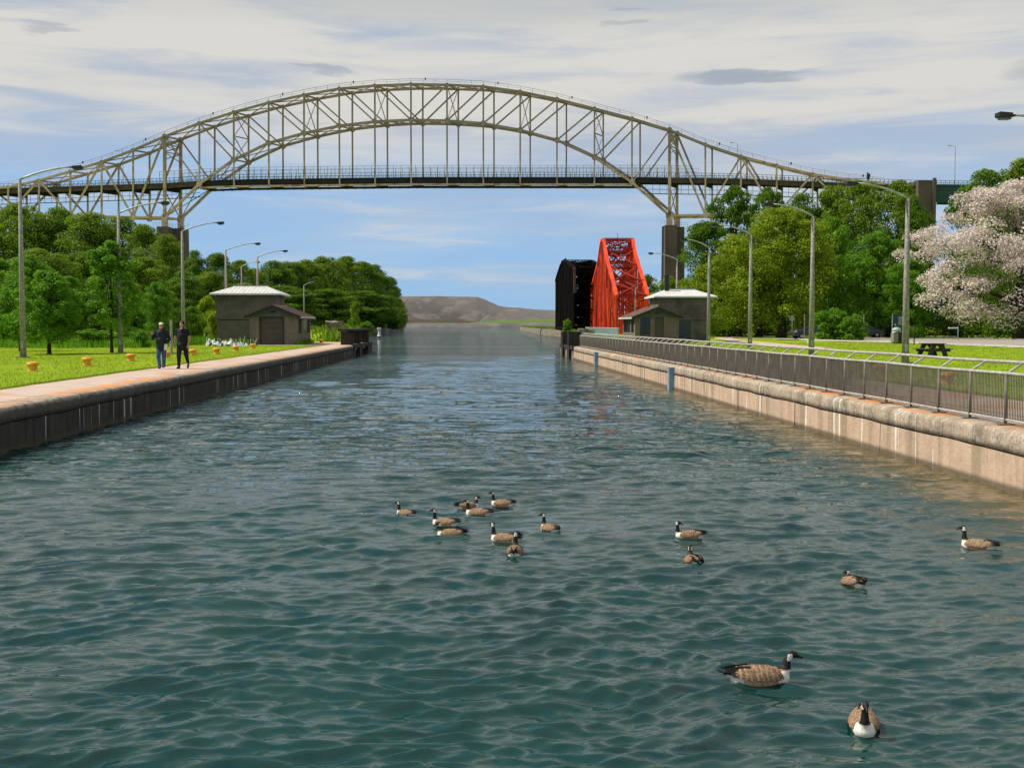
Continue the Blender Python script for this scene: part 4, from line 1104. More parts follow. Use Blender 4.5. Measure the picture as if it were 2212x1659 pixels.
# ================================================================ GATE GUIDE PYLONS
def dolphin(label, fx, sg, ya, yb):
    root = thing('gate_guide', label, 'gate structure', (fx(ya), ya, 0))
    # stepped wall end in three piers with recesses between
    for a, b in ((ya, ya + 1.6), (ya + 5.2, ya + 7.6), (yb - 4.4, yb)):
        for (p, q) in ((a, b),):
            mb = MB(); x = fx(p); mb.box(min(x, x + sg * 3.5), max(x, x + sg * 3.5), p, q, -1, .94); mb.build('concrete_pier', 'oldconc' if sg > 0 else 'wallL', root)
    mb = MB(); x = fx(ya) + sg * .9; mb.box(min(x, x + sg * 4), max(x, x + sg * 4), ya + .1, yb - .1, -1, .90); mb.build('recess_wall', 'trim', root)
    mb = MB(); x = fx(ya) - sg * .12; mb.box(min(x, x + sg * .3), max(x, x + sg * .3), ya - .3, yb, .72, .98); mb.build('waling_beam', 'timber', root)
    # black steel guides
    for y, w, h in (((ya + .6, .9, 1.05), (ya + 6.4, 1.6, 1.08), (yb - 3.0, 1.9, 1.08)) if sg < 0 else ((ya + 2.6, 1.5, 1.05), (ya + 8.2, 1.6, 1.05))):
        x = fx(y) + sg * (.1 if sg < 0 else -.16)
        mb = MB(); mb.box(min(x, x + sg * .95), max(x, x + sg * .95), y - w / 2, y + w / 2, .985 if sg < 0 else -.8, .985 + h); g_ = mb.build('steel_guide', 'timber', root)
        for k in range(3):
            mb = MB(); xx = x - sg * .03; yy = y - w / 2 + w * (k + .5) / 3; mb.box(min(xx, xx + sg * .028), max(xx, xx + sg * .028), yy - .05, yy + .05, .99, .98 + h); mb.build('stiffener', 'rust', g_)
    if sg > 0: return root
    x = fx(ya) - sg * .05; mb = MB(); mb.box(min(x, x + sg * 1.3), max(x, x + sg * 1.3), ya - .1, yb - 1.8, 2.07, 2.24); mb.build('cap_beam', 'oldconc' if sg > 0 else 'timber', root)
    return root
    x = fx(ya) + sg * 2.7; mb = MB(); mb.box(min(x, x + sg * .5), max(x, x + sg * .5), ya + 1, ya + 1.6, .95, 2.068); mb.build('rear_post', 'timber', root)
    mb = MB(); mb.box(min(x, fx(ya)) - .1, max(x, fx(ya)) + .1, ya + 1.1, ya + 1.45, 2.071, 2.2); mb.build('cross_beam', 'timber', root)
    return root
dolphin('black gate guide of steel and timber at the far end of the left canal wall', wl, -1, 94, 111.5)
dolphin('black steel gate guide with pale piers at the far end of the right canal wall', wr, 1, 88.2, 100)


def rubble_block(label, c, w, d, h, m, seed):
    mb = MB(); rg = random.Random(seed); n = 7; vs = []; fs = []
    # irregular block from a jittered box grid
    bm = bmesh.new(); bmesh.ops.create_cube(bm, size=1); bmesh.ops.subdivide_edges(bm, edges=bm.edges[:], cuts=3, use_grid_fill=True)
    for v in bm.verts:
        v.co = Vector((v.co.x * w, v.co.y * d, (v.co.z + .5) * h)); v.co += Vector((rg.uniform(-1, 1), rg.uniform(-1, 1), rg.uniform(-1, 1))) * .09 * (h if v.co.z > .1 else .2)
    me = bpy.data.meshes.new('ruined_block'); bm.to_mesh(me); bm.free(); me.materials.append(M[m]); o = obj('concrete_block', me); o.location = c
    return tag(o, label, 'block')
rubble_block('broken old concrete block with weeds on top, on the mound behind the left gate guide', (-14.0, 127, 1.45), 1.7, 2, 1.5, 'oldconc', 1)
rubble_block('pale broken concrete block behind the right gate guide, before the black bridge', (10.9, 107, .9), 1.3, 2, 1.25, 'oldconc', 2)
p = gr(1170, 727, .9)
rubble_block('low tan concrete stub beside the far right bank', (20.6, 225, .2), 1.2, 5, 1.0, 'oldconc', 3)


# ================================================================ TREES
def leaves(centres, radii, per, size, rg, up=.35, flat=.7):
    """leaf quads on the outer shells of clumps"""
    C = np.repeat(centres, per, 0); Rr = np.repeat(radii, per, 0); n = len(C)
    d = rg.normal(size=(n, 3)); d /= np.linalg.norm(d, axis=1)[:, None]
    d[:, 2] = np.abs(d[:, 2]) * np.where(rg.rand(n) < .72, 1, -1)
    rad = rg.uniform(.35, 1.12, n) ** .6
    P = C + d * (Rr * rad)[:, None] * np.array([1, 1, flat])
    nrm = d * .6 + rg.normal(size=(n, 3)) * .55 + np.array([0, 0, up]); nrm /= np.linalg.norm(nrm, axis=1)[:, None]
    a = np.cross(nrm, rg.normal(size=(n, 3))); a /= np.linalg.norm(a, axis=1)[:, None] + 1e-9; b = np.cross(nrm, a)
    s = (size * rg.uniform(.6, 1.35, n))[:, None]
    V = np.stack([P - a * s, P - b * s * .55, P + a * s, P + b * s * .55], 1).reshape(-1, 3)
    return V, np.arange(n * 4).reshape(-1, 4)


SHAPES = {
    'broad': lambda t: (1 - (abs(t - .45) / .57) ** 2.4) ** .5 if abs(t - .45) < .57 else 0,
    'oval': lambda t: max(0, 1 - ((t - .45) / .58) ** 2) ** .6,
    'tall': lambda t: max(0, 1 - ((t - .4) / .62) ** 2) ** .8 * (1 - .25 * t),
    'cone': lambda t: max(0, (1 - t)) ** .7 * (.35 + .65 * min(1, t * 6)),
}


def tree_meshes(kind, H, Wd, trunk_h, shape, ncl, per, size, m, seed, cl_r=(.09, .16), open_=0.0, droop=0, tk=1.0):
    rg = np.random.RandomState(seed); sh = SHAPES[shape]; cs = []; rr = []
    bb = trunk_h * H; top = H
    lob = rg.uniform(.78, 1.12, 9)
    for k in range(ncl):
        t = rg.rand() ** .85; th = rg.uniform(0, 2 * math.pi); w = sh(t)
        lobe = lob[int(th / (2 * math.pi) * 8.99)] * .6 + lob[int(t * 8.99)] * .4
        rad = w * Wd / 2 * lobe * (rg.uniform(.50, 1.0) if rg.rand() < .8 else rg.uniform(.1, .5))
        r_ = Wd * rg.uniform(*cl_r) * (1 - .35 * t)
        rad = max(0, rad - r_ * .5)
        cs.append((math.cos(th) * rad, math.sin(th) * rad, bb + t * (top - bb) - droop * (rad / Wd) ** 2 * H - r_ * .3)); rr.append(r_)
    C = np.array(cs); RR = np.array(rr)
    if open_:
        keep = rg.rand(len(C)) > open_; C = C[keep]; RR = RR[keep]
    V, Q = leaves(C, RR, per, size, rg)
    crown = np_mesh('crown', V, Q, m)
    mb = MB(); tr = (Wd * .028 + .08) * tk
    mb.tube([(0, 0, -.4), (tr * .3, 0, bb * .5), (0, tr * .3, bb + (top - bb) * .35), (tr * .2, 0, bb + (top - bb) * .8)], [tr * 1.5, tr, tr * .6, tr * .15], 8)
    idx = rg.choice(len(C), min(14, len(C)), replace=False)
    for i in idx:
        c = C[i]; z0 = bb * .8 + rg.rand() * max(.1, (c[2] - bb * .8)) * .6
        if c[2] < z0: continue
        mid = (c[0] * .45, c[1] * .45, z0 + (c[2] - z0) * .6)
        mb.tube([(0, 0, z0), mid, tuple(c)], [tr * .45, tr * .25, tr * .06], 5)
    tm = bpy.data.meshes.new('trunk'); tm.from_pydata(mb.v, [], mb.f); tm.materials.append(M['bark'])
    tm.polygons.foreach_set('use_smooth', [True] * len(tm.polygons))
    return crown, tm, H, Wd


K = {
    'olive': [tree_meshes('olive', 16, 12, .06, 'broad', 110, 260, .155, 'lf_olive', s, (.12, .19)) for s in (1, 2, 21)],
    'dark': [tree_meshes('dark', 16, 11, .05, 'broad', 105, 260, .155, 'lf_dark', s, (.12, .20)) for s in (3, 4)],
    'green': [tree_meshes('green', 15, 12, .10, 'broad', 105, 220, .17, 'lf_green', s, (.10, .17)) for s in (5,)],
    'lime': [tree_meshes('lime', 17, 16, .13, 'broad', 190, 230, .16, 'lf_lime', s, (.08, .15)) for s in (6,)],
    'loose': [tree_meshes('loose', 18, 11, .12, 'oval', 90, 200, .17, 'lf_dark', s, (.09, .15), .08) for s in (7,)],
    'young': [tree_meshes('young', 5.2, 4.8, .20, 'broad', 110, 150, .085, 'lf_green', s, (.08, .15), tk=.5) for s in (8,)],
    'slender': [tree_meshes('slender', 7, 4.5, .24, 'oval', 90, 150, .085, 'lf_green', s, (.09, .15), .05, tk=.42) for s in (9,)],
    'shrub': [tree_meshes('shrub', 3, 4, .02, 'broad', 60, 110, .11, 'lf_green', s, (.12, .2)) for s in (10,)],
    'yshrub': [tree_meshes('yshrub', 4, 4.4, .04, 'broad', 70, 120, .12, 'lf_yellow', s, (.12, .2)) for s in (11,)],
    'blossom': [tree_meshes('blossom', 15, 19, .17, 'broad', 230, 330, .105, 'blossom', 12, (.055, .10), .0, droop=.30)],
    'limesmall': [tree_meshes('limesmall', 10, 9, .05, 'oval', 80, 170, .16, 'lf_lime', 13, (.11, .17), .04)],
    'under': [tree_meshes('under', 7, 9, .02, 'broad', 70, 140, .17, 'lf_dark', 14, (.12, .2))],
    'inner': [tree_meshes('inner', 15, 19, .08, 'broad', 90, 170, .17, 'lf_dark', 15, (.08, .13), droop=.2)],
}
_used = set()
def plant(kind, cx, topy, wpx, Y, hf, label, group=None, cat='tree', base=None, v=None, nm=None):
    pt = at(cx, topy, Y); gx = pt.x; gz = hf(gx, Y) - .05 if base is None else base
    H = pt.z - gz; Wm = wpx * Y / F_PX * {'distant trees lining the left bank': 1.55, 'trees of the dark woods on the left bank': 1.3, 'trees of the park on the right bank': 1.15}.get(group, 1.0)
    var = K[kind]; i = (v if v is not None else len(_used)) % len(var); crown, tm, H0, W0 = var[i]; _used.add((cx, Y, kind))
    r_ = thing(nm or ('shrub' if cat in ('shrub', 'bush') else 'tree'), label, cat, (gx, Y, gz), rnd.uniform(0, 6.28), group)
    r_.scale = (Wm / W0, Wm / W0, H / H0)
    obj('trunk' if cat == 'tree' else 'stem', tm, r_); obj('crown' if cat == 'tree' else 'foliage', crown, r_)
    return r_


GW = 'trees of the dark woods on the left bank'; GF = 'distant trees lining the left bank'
for i, (cx, ty, w, Y, kd, lab) in enumerate([
    (-40, 452, 170, 150, 'olive', 'olive green woodland tree cut by the left edge of the picture'),
    (45, 446, 150, 148, 'olive', 'olive woodland tree behind the first lamp post on the left'),
    (122, 455, 150, 152, 'dark', 'dark woodland tree just right of the first lamp post'),
    (195, 466, 150, 146, 'olive', 'olive woodland tree left of the second lamp post'),
    (262, 476, 140, 150, 'dark', 'dark woodland tree behind the second lamp post'),
    (318, 490, 120, 145, 'olive', 'olive woodland tree under the bridge lower chord left of the left pier'),
    (362, 512, 90, 140, 'olive', 'olive woodland tree in front of the left bridge pier'),
    (90, 540, 170, 125, 'olive', 'lower olive tree in front of the woods behind the bushy maple'),
    (300, 560, 150, 124, 'olive', 'lower olive tree in front of the woods right of the second lamp'),
    (190, 545, 150, 130, 'dark', 'lower dark tree in front of the woods between the first two lamps'),
    (395, 590, 110, 135, 'dark', 'low dark tree behind the third lamp post'),
    (-10, 560, 120, 120, 'green', 'fresh green tree at the far left edge before the woods'),
    (455, 590, 100, 170, 'olive', 'olive tree behind the left lock house tower, above the yellow bush'),
    ]): plant(kd, cx, ty, w, Y, hL, lab, GW, v=i)
for i, (cx, ty, w, Y, kd, lab) in enumerate([
    (418, 545, 55, 190, 'dark', 'tree right beside the left bridge pier, below the arch'),
    (468, 549, 62, 190, 'dark', 'pointed dark tree behind the left edge of the lock house roof'),
    (512, 565, 75, 200, 'olive', 'brownish olive tree behind the middle of the left lock house roof'),
    (548, 583, 70, 215, 'olive', 'low olive tree behind the right half of the left lock house roof'),
    (594, 567, 85, 250, 'dark', 'dark tree starting the distant row right of the left lock house roof'),
    (628, 567, 80, 262, 'dark', 'second dark tree in the distant row'),
    (664, 565, 80, 275, 'olive', 'olive tree in the distant row above the small far lamp'),
    (704, 557, 85, 290, 'olive', 'tallest olive tree of the distant row'),
    (742, 557, 85, 305, 'olive', 'olive tree right of the tallest in the distant row'),
    (780, 567, 80, 325, 'dark', 'dark tree towards the right end of the distant row'),
    (812, 575, 66, 345, 'dark', 'dark full tree near the right end of the distant row'),
    (834, 598, 50, 390, 'dark', 'small dark tree stepping down at the right end of the distant row'),
    (850, 620, 40, 430, 'olive', 'second last small tree at the tip of the left shore'),
    (861, 648, 28, 470, 'olive', 'last small tree at the tip of the left shore'),
    (610, 620, 120, 235, 'dark', 'low dark tree behind the porch of the left lock house'),
    (700, 625, 130, 262, 'dark', 'low dark tree in front of the middle of the distant row'),
    (790, 630, 120, 300, 'dark', 'low dark tree in front of the right part of the distant row'),
    (845, 665, 50, 400, 'dark', 'low dark tree at the water near the shore tip'),
    (520, 615, 110, 180, 'dark', 'low dark tree right behind the left lock house tower'),
    ]): plant(kd, cx, ty, w, Y, hL, lab, GF, v=i)
plant('young', 104, 588, 175, 67, hL, 'bushy young maple with low branches on the left lawn beside the first lamp', base=.9)
plant('slender', 238, 522, 165, 69.5, hL, 'slender young tree with a thin bare trunk beside the second lamp post', base=.9)
plant('young', 40, 612, 120, 74, hL, 'young green maple standing behind the first lamp post', base=.9)
GS = 'shrubs at the foot of the left woods'
for i, (cx, ty, w, Y, kd, lab) in enumerate([
    (60, 555, 130, 100, 'green', 'light green small tree behind the first lamp post before the woods'),
    (150, 600, 120, 98, 'green', 'light green small tree between the two young trees'),
    (335, 612, 90, 97, 'green', 'bright small tree left of the walkers'),
    (290, 640, 90, 100, 'green', 'bright leafy bush right of the second lamp post'),
    (210, 640, 100, 98, 'under', 'dark bush behind the slender young tree'),
    (375, 650, 70, 104, 'under', 'dark bush behind the two walkers'),
    (415, 665, 60, 110, 'under', 'dark bush right of the woman in black'),
    (447, 640, 62, 118, 'yshrub', 'bright yellow green bush at the left side of the lock house'),
    (462, 672, 50, 114, 'yshrub', 'lower yellow green bush touching the lock house wall'),
    (20, 680, 120, 92, 'shrub', 'low green bush at the left edge of the lawn'),
    (200, 712, 120, 88, 'shrub', 'low spreading bush below the slender young tree'),
    (300, 712, 60, 86, 'shrub', 'low round bush at the lawn edge left of the walkers')]):
    plant(kd, cx, ty, w, Y, hL, lab, GS, cat='bush', v=i)
for i, (cx, ty, w, Y, kd, lab) in enumerate([
    (765, 655, 34, 150, 'limesmall', 'light green bush above the broken block on the left mound'),
    (792, 695, 40, 170, 'shrub', 'low bush right of the broken block on the left bank'),
    (868, 672, 26, 380, 'under', 'dark rounded bush at the tip of the left shore'),
    (850, 690, 44, 300, 'shrub', 'low green bush hanging over the far left waterline'),
    (760, 688, 26, 128, 'shrub', 'small weeds growing on the broken block of the left mound'),
    (1225, 690, 26, 200, 'shrub', 'green weed bush at the water edge left of the right gate guide')]):
    plant(kd, cx, ty, w, Y, hL if cx < 1000 else hR, lab, 'bushes along the banks', cat='bush', v=i)
GR_ = 'trees of the park on the right bank'
for i, (cx, ty, w, Y, kd, lab) in enumerate([
    (1580, 400, 150, 178, 'loose', 'tall loose dark tree beside the right bridge pier reaching the bridge deck'),
    (1655, 404, 130, 185, 'loose', 'tall dark tree behind the lime green tree, under the bridge deck'),
    (1735, 425, 120, 188, 'dark', 'dark tree in the gap behind the third lamp and the lime green tree'),
    (1800, 410, 130, 186, 'olive', 'olive tree left of the perched bird'),
    (1862, 396, 150, 182, 'olive', 'wide olive tree directly below the perched bird'),
    (1950, 398, 160, 178, 'olive', 'tall olive tree behind the pole of the lamp with the bird'),
    (1976, 428, 95, 174, 'dark', 'dark tree at the edge of the sky gap left of the blossoms'),
    (1528, 480, 130, 172, 'dark', 'dark green tree right of the right bridge pier'),
    (1690, 452, 250, 150, 'lime', 'big lime green maple in the middle of the right bank trees'),
    (1600, 510, 140, 156, 'lime', 'lime green tree left of the big maple, behind a lamp'),
    (1800, 475, 130, 158, 'green', 'fresh green tree right of the big maple'),
    (1893, 505, 140, 152, 'green', 'fresh green tree behind the lamp with the bird'),
    (1965, 560, 110, 146, 'green', 'small fresh green tree left of the blossoming tree'),
    (1515, 575, 110, 150, 'limesmall', 'yellow green tree above the right lock house roof'),
    (1452, 600, 90, 160, 'limesmall', 'low yellow green tree in front of the base of the right pier'),
    (1405, 596, 70, 205, 'limesmall', 'small pale tree between the red bridge and the right pier'),
    (2125, 376, 190, 178, 'dark', 'dark tree behind the top of the blossoming tree'),
    (2215, 352, 210, 176, 'olive', 'dark olive tree at the upper right edge above the blossoms'),
    (1560, 630, 120, 165, 'dark', 'low dark tree right of the right lock house'),
    (1850, 560, 150, 172, 'dark', 'dark tree in the shade behind the bush and cars'),
    (1750, 600, 150, 175, 'dark', 'low dark tree in the shade behind the big maple trunk'),
    (1950, 600, 150, 172, 'dark', 'dark tree in the shade behind the green sign'),
    (2060, 600, 160, 176, 'dark', 'dark tree in the shade left under the blossoms'),
    (2170, 590, 160, 172, 'dark', 'dark tree in the shade right under the blossoms'),
    (2260, 500, 160, 168, 'dark', 'dark tree beyond the right edge behind the blossoms'),
    (1650, 600, 130, 180, 'dark', 'low dark tree in the shade behind the lime green tree left of the maple'),
    ]): plant(kd, cx, ty, w, Y, hR, lab, GR_, v=i)
GU = 'dark bushes under the right bank trees'
for i, (cx, ty, w, Y, lab) in enumerate([
    (1570, 670, 110, 160, 'dark bush right beside the right lock house'), (1660, 668, 110, 166, 'dark bush left of the big maple trunk'), (1740, 665, 110, 168, 'dark bush behind the octagonal sign'),
    (1900, 660, 100, 165, 'dark bush behind the second parked car'), (1985, 665, 100, 150, 'dark bush right of the green sign'), (2070, 670, 120, 150, 'dark bush below the left part of the blossoms'),
    (2160, 672, 130, 150, 'dark bush below the right part of the blossoms'), (2240, 672, 110, 148, 'dark bush at the right edge below the blossoms')]):
    plant('under', cx, ty, w, Y, hR, lab, GU, cat='bush', v=i)
plant('shrub', 1800, 668, 105, 122, hR, 'loose light green bush in front of the parked cars', cat='bush')
plant('shrub', 1845, 680, 70, 120, hR, 'greyish green bush around a dark stem, right of the first car', cat='bush')
bt = plant('blossom', 2215, 388, 510, 132, hR, 'large spreading tree covered in pale pink blossom at the right edge', nm='blossom_tree')
io = obj('green_leaves', K['inner'][0][0], bt); io.scale = (.82, .82, .90)
for px, py, Y in ((1640, 724, 160), (1921, 729, 150)):
    p = at(px, py, Y); mb = MB(); z0 = hR(p.x, Y) - .3
    mb.tube([(p.x, Y, z0), (p.x + .1, Y, z0 + 2.5), (p.x - .2, Y, z0 + 7)], [.55, .42, .3], 9)
    o = thing('tree', {1640: 'thick dark bare trunk behind the third lamp post', 1856: 'leaning dark trunk behind the loose bush by the cars', 1921: 'dark trunk left of the green sign'}[px], 'tree', (p.x, Y, z0)); mb.build('trunk', 'bark', o, smoothf=True)

# ================================================================ SMALL PARK THINGS
def picnic_table():
    p = gr(2014, 769); r_ = thing('picnic_table', 'dark wooden picnic table on the right lawn behind the railing', 'picnic table', (p.x, p.y, .93), R(4)); r_.scale = (.86, .9, .9)
    # seen from its end: table runs away from the camera
    for k in range(5):
        mb = MB(); x = -.36 + .18 * k; mb.box(x - .083, x + .083, -.9, .9, .72, .76); mb.build('top_plank', 'tablewood', r_, local=True)
    for s in (-1, 1):
        for k in range(2):
            mb = MB(); x = s * (.62 + .16 * k); mb.box(x - .075, x + .075, -.9, .9, .42, .46); mb.build('seat_plank', 'tablewood', r_, local=True)
        for y in (-.65, .65):
            mb = MB(); mb.bar((s * .22, y, .72), (s * .52, y, 0), .26, .09, side=(0, 1, 0)); mb.build('leg', 'tablewood', r_, local=True)
            mb = MB(); mb.bar((s * .06, y + .05, .70), (s * .3, y + .05, .30), .10, .05, side=(0, 1, 0)); mb.build('brace', 'tablewood', r_, local=True)
    for y in (-.60, .60):
        mb = MB(); mb.box(-.78, .78, y - .1, y - .055, .28, .415); mb.build('seat_bearer', 'tablewood', r_, local=True)
        mb = MB(); mb.box(-.40, .40, y - .1, y - .055, .62, .715); mb.build('top_bearer', 'tablewood', r_, local=True)
picnic_table()


def pos_on(px, py, z=.95): p = gr(px, py, z); return p
def post(nm, label, px, py, h, w, m, cat='post', Y=None):
    p = gr(px, py); 
    if Y: p = at(px, py, Y)
    mb = MB(); mb.tube([(0, 0, 0), (0, 0, h)], w / 2, 8); r_ = mb.build(nm, m); r_.location = (p.x, p.y, .9); tag(r_, label, cat); return r_
post('marker_post', 'thin brown wooden post on the right lawn near the green sign', 1973 + 122, 741, 1, .1, 'bark') if False else None
X_ = (3200 + 780 / 2.765) / 1.7635
q = gr(X_, (850 + 1275 / 2.765) / 1.7635); hq = (1275 - 1060) / 2.765 / 1.7635 * q.y / F_PX
post('wooden_post', 'slim brown post at the lawn edge between the green sign and the picnic table', X_, (850 + 1275 / 2.765) / 1.7635, hq, .11, 'bark')
# information sign, two posts
def info_sign():
    a = (3200 + 548 / 2.765) / 1.7635; b = (3200 + 712 / 2.765) / 1.7635; Y = 103
    pa, pb = at(a, 735, Y), at(b, 735, Y); zt = at(a, (850 + 962 / 2.765) / 1.7635, Y).z; zb = at(a, (850 + 1082 / 2.765) / 1.7635, Y).z
    r_ = thing('information_sign', 'dark green notice sign on two grey posts behind the lamp pole and bins', 'sign', (pa.x, Y, .95))
    for p in (pa, pb):
        mb = MB(); mb.tube([(p.x, Y, .9), (p.x, Y, zt + .03)], .04, 8); mb.build('post', 'galv', r_)
    mb = MB(); mb.box(pa.x + .05, pb.x - .05, Y - .03, Y + .03, zb, zt); mb.build('sign_board', 'signgreen', r_)
    mb = MB(); rg = random.Random(2); rows = 4; Wd = pb.x - pa.x
    # unreadable small pale print: short dashes in rows, an arrow at the left
    for k in range(7):
        z = zt - .22 - (zt - zb - .35) * k / 6; x = pa.x + .55 if k not in (2, 5) else pa.x + .5
        while x < pb.x - .3:
            w = rg.uniform(.04, .12); mb.box(x, x + w, Y - .036, Y - .031, z - .022, z + .022); x += w + rg.uniform(.03, .06)
    ax, az = pa.x + .25, zt - .95
    mb.bar((ax, Y - .034, az - .12), (ax, Y - .034, az + .10), .03, .006, side=(0, 1, 0)); mb.bar((ax - .07, Y - .034, az + .03), (ax, Y - .034, az + .12), .03, .006, side=(0, 1, 0)); mb.bar((ax + .07, Y - .034, az + .03), (ax, Y - .034, az + .12), .03, .006, side=(0, 1, 0))
    mb.build('sign_print', 'white', r_)
info_sign()
p = at(1925 + 96, 739, 100)
def bins():
    x0 = at((3200 + 548 / 2.765) / 1.7635, 738, 101).x; x1 = at((3200 + 600 / 2.765) / 1.7635, 738, 101).x; x2 = at((3200 + 655 / 2.765) / 1.7635, 738, 101).x
    r_ = thing('litter_bin', 'pale grey slanted-top litter bin left of the black bin by the lamp pole', 'bin', ((x0 + x1) / 2, 101, .95))
    w = (x1 - x0) / 2 - .01
    mb = MB(); mb.add([(-w, -.35, .12), (w, -.35, .12), (w, .35, .12), (-w, .35, .12), (-w, -.35, .88), (w, -.35, 1.0), (w, .35, 1.0), (-w, .35, .88)], [(3, 2, 1, 0), (4, 5, 6, 7), (0, 1, 5, 4), (1, 2, 6, 5), (2, 3, 7, 6), (3, 0, 4, 7)]); mb.build('body', 'binbrown', r_, local=True)
    mb = MB(); mb.bar((-w, -.37, .90), (w, -.37, 1.02), .04, .06); mb.build('lid', 'bark', r_, local=True)
    for s in (-1, 1):
        mb = MB(); mb.tube([(s * w * .8, -.3, .09), (s * w * .8, -.22, .09)], .08, 10); mb.build('wheel', 'blackplastic', r_, local=True)
    w2 = (x2 - x1) / 2
    r2 = thing('litter_bin', 'tall black litter bin partly behind the lamp pole', 'bin', ((x1 + x2) / 2 + .02, 101, .95))
    mb = MB(); mb.add([(-w2 * .92, -.35, .02), (w2 * .92, -.35, .02), (w2 * .92, .35, .02), (-w2 * .92, .35, .02), (-w2, -.38, .96), (w2, -.38, .96), (w2, .38, .96), (-w2, .38, .96)], [(3, 2, 1, 0), (4, 5, 6, 7), (0, 1, 5, 4), (1, 2, 6, 5), (2, 3, 7, 6), (3, 0, 4, 7)]); mb.build('body', 'blackplastic', r2, local=True)
    mb = MB(); mb.box(-w2 - .03, w2 + .03, -.4, .4, .965, 1.03); mb.build('lid', 'oldconc', r2, local=True)
    r3 = thing('litter_bin', 'grey green round-topped bin behind the black bin', 'bin', ((x1 + x2) / 2 + .15, 102.2, .95))
    mb = MB(); mb.lathe([(.36, 0), (.38, .9), (.39, 1.08)], 16); mb.build('drum', 'fencelink', r3, local=True, smoothf=True)
    mb = MB(); mb.lathe([(.40, 1.083), (.38, 1.22), (.28, 1.34), (.13, 1.40), (0, 1.42)], 16); mb.build('dome_lid', 'fencelink', r3, local=True, smoothf=True)
bins()
# octagonal sign seen from behind
def stop_back():
    sx = (2700 + 1053 / 3.318) / 1.7635; Y = 140; p = at(sx, 700, Y); zt = at(sx, (900 + 1008 / 3.318) / 1.7635, Y).z; zb = at(sx, (900 + 1078 / 3.318) / 1.7635, Y).z
    r_ = thing('road_sign', 'octagonal road sign seen from its grey back, left of the first parked car', 'sign', (p.x, Y, 1.0))
    r0 = (zt - zb) / 2; c = (zt + zb) / 2; mb = MB(); n = 8
    vs = [(p.x + r0 * math.cos(k * math.pi / 4 + .3927) * 1.08, Y + e, c + r0 * math.sin(k * math.pi / 4 + .3927) * 1.08) for e in (0, .03) for k in range(n)]
    mb.add(vs, [tuple(range(n)), tuple(range(2 * n - 1, n - 1, -1))] + [(k, k + n, (k + 1) % n + n, (k + 1) % n) for k in range(n)]); mb.build('sign_plate', 'signgrey', r_)
    mb = MB(); mb.tube([(p.x, Y - .04, .9), (p.x, Y - .04, zt)], .035, 8); mb.build('post', 'galv', r_)
stop_back()
def small_post(lab, px, py0, py1, Y, m='galv', w=.09):
    a = at(px, py0, Y); mb = MB(); mb.tube([(0, 0, 0), (0, 0, a.z - .9)], w / 2, 8); o = mb.build('post', m); o.location = (a.x, Y, .9); tag(o, lab, 'post')
small_post('thin dark post in front of the first parked car', (2700 + 1212 / 3.318) / 1.7635, (900 + 985 / 3.318) / 1.7635, 0, 124, 'signgrey')
small_post('thin pole standing beside the second parked car', (3200 + 383 / 2.765) / 1.7635, (850 + 1000 / 2.765) / 1.7635, 0, 150, 'galv')
small_post('thin pole at the left of the second parked car', (3200 + 253 / 2.765) / 1.7635, (850 + 965 / 2.765) / 1.7635, 0, 135, 'galv')
small_post('thin pale green post at the edge of the woods right of the right lock house', (2700 + 229 / 3.318) / 1.7635, (900 + 1100 / 3.318) / 1.7635, 0, 158, 'fencelink')
small_post('grey wooden post on the lawn between the two walkers', 369.5, 691, 0, 66, 'pole', .14)
def lantern():
    px = (3200 + 1243 / 2.765) / 1.7635; Y = 122; a = at(px, (850 + 1090 / 2.765) / 1.7635, Y)
    r_ = thing('path_light', 'teal post carrying a small white light below the blossoming tree', 'light', (a.x, Y, .95))
    mb = MB(); mb.tube([(a.x, Y, .9), (a.x, Y, a.z)], .06, 8); mb.build('post', 'fencelink', r_)
    mb = MB(); mb.box(a.x - 1.0, a.x - .05, Y - .08, Y + .08, a.z - .22, a.z - .08); mb.build('head', 'white', r_)
lantern()
mb = MB(); mb.lathe([(.12, 0), (.14, .34), (.145, .36), (.12, .36), (.11, .1), (0, .1)], 16); o = mb.build('bucket', 'white'); q = gr((2700 + 1263 / 3.318) / 1.7635, (900 + 1355 / 3.318) / 1.7635); o.location = (q.x, q.y, .94)
tag(o, 'small white bucket beside the foot of the second lamp on the right lawn', 'bucket')


# pale blue chain fence beyond the railing
def chain_fence():
    pts = [(at((2050 + x / 2.765) / 1.7635, 710, Y).x, Y) for x, Y in ((500, 165), (560, 152), (650, 140), (750, 128), (845, 116))]
    r_ = thing('mesh_fence', 'pale blue grey curved mesh fence left of the right lock house', 'fence', (pts[0][0], pts[0][1], 1.0))
    path = []
    for (a, b), (c, d) in zip(pts, pts[1:]):
        for k in range(5): path.append((lerp(a, c, k / 5), lerp(b, d, k / 5)))
    path.append(pts[-1])
    for i, (x, y) in enumerate(path):
        if i % 2 == 0: mb = MB(); mb.tube([(x, y, .9), (x, y, 2.25)], .04, 6); mb.build('post', 'fencelink', r_)
    for z, nm in ((2.22, 'top_rail'), (1.5, 'middle_rail')):
        mb = MB(); mb.tube([(x, y, z) for x, y in path], .045, 6); mb.build(nm, 'fencelink', r_)
    mb = MB()
    for (a, b), (c, d) in zip(path, path[1:]):
        for k in range(14):
            x, y = lerp(a, c, k / 14), lerp(b, d, k / 14); mb.bar((x, y, .95), (x, y, 2.2), .05)
    mb.build('mesh_wire', 'fencelink', r_, kind='stuff')
chain_fence()


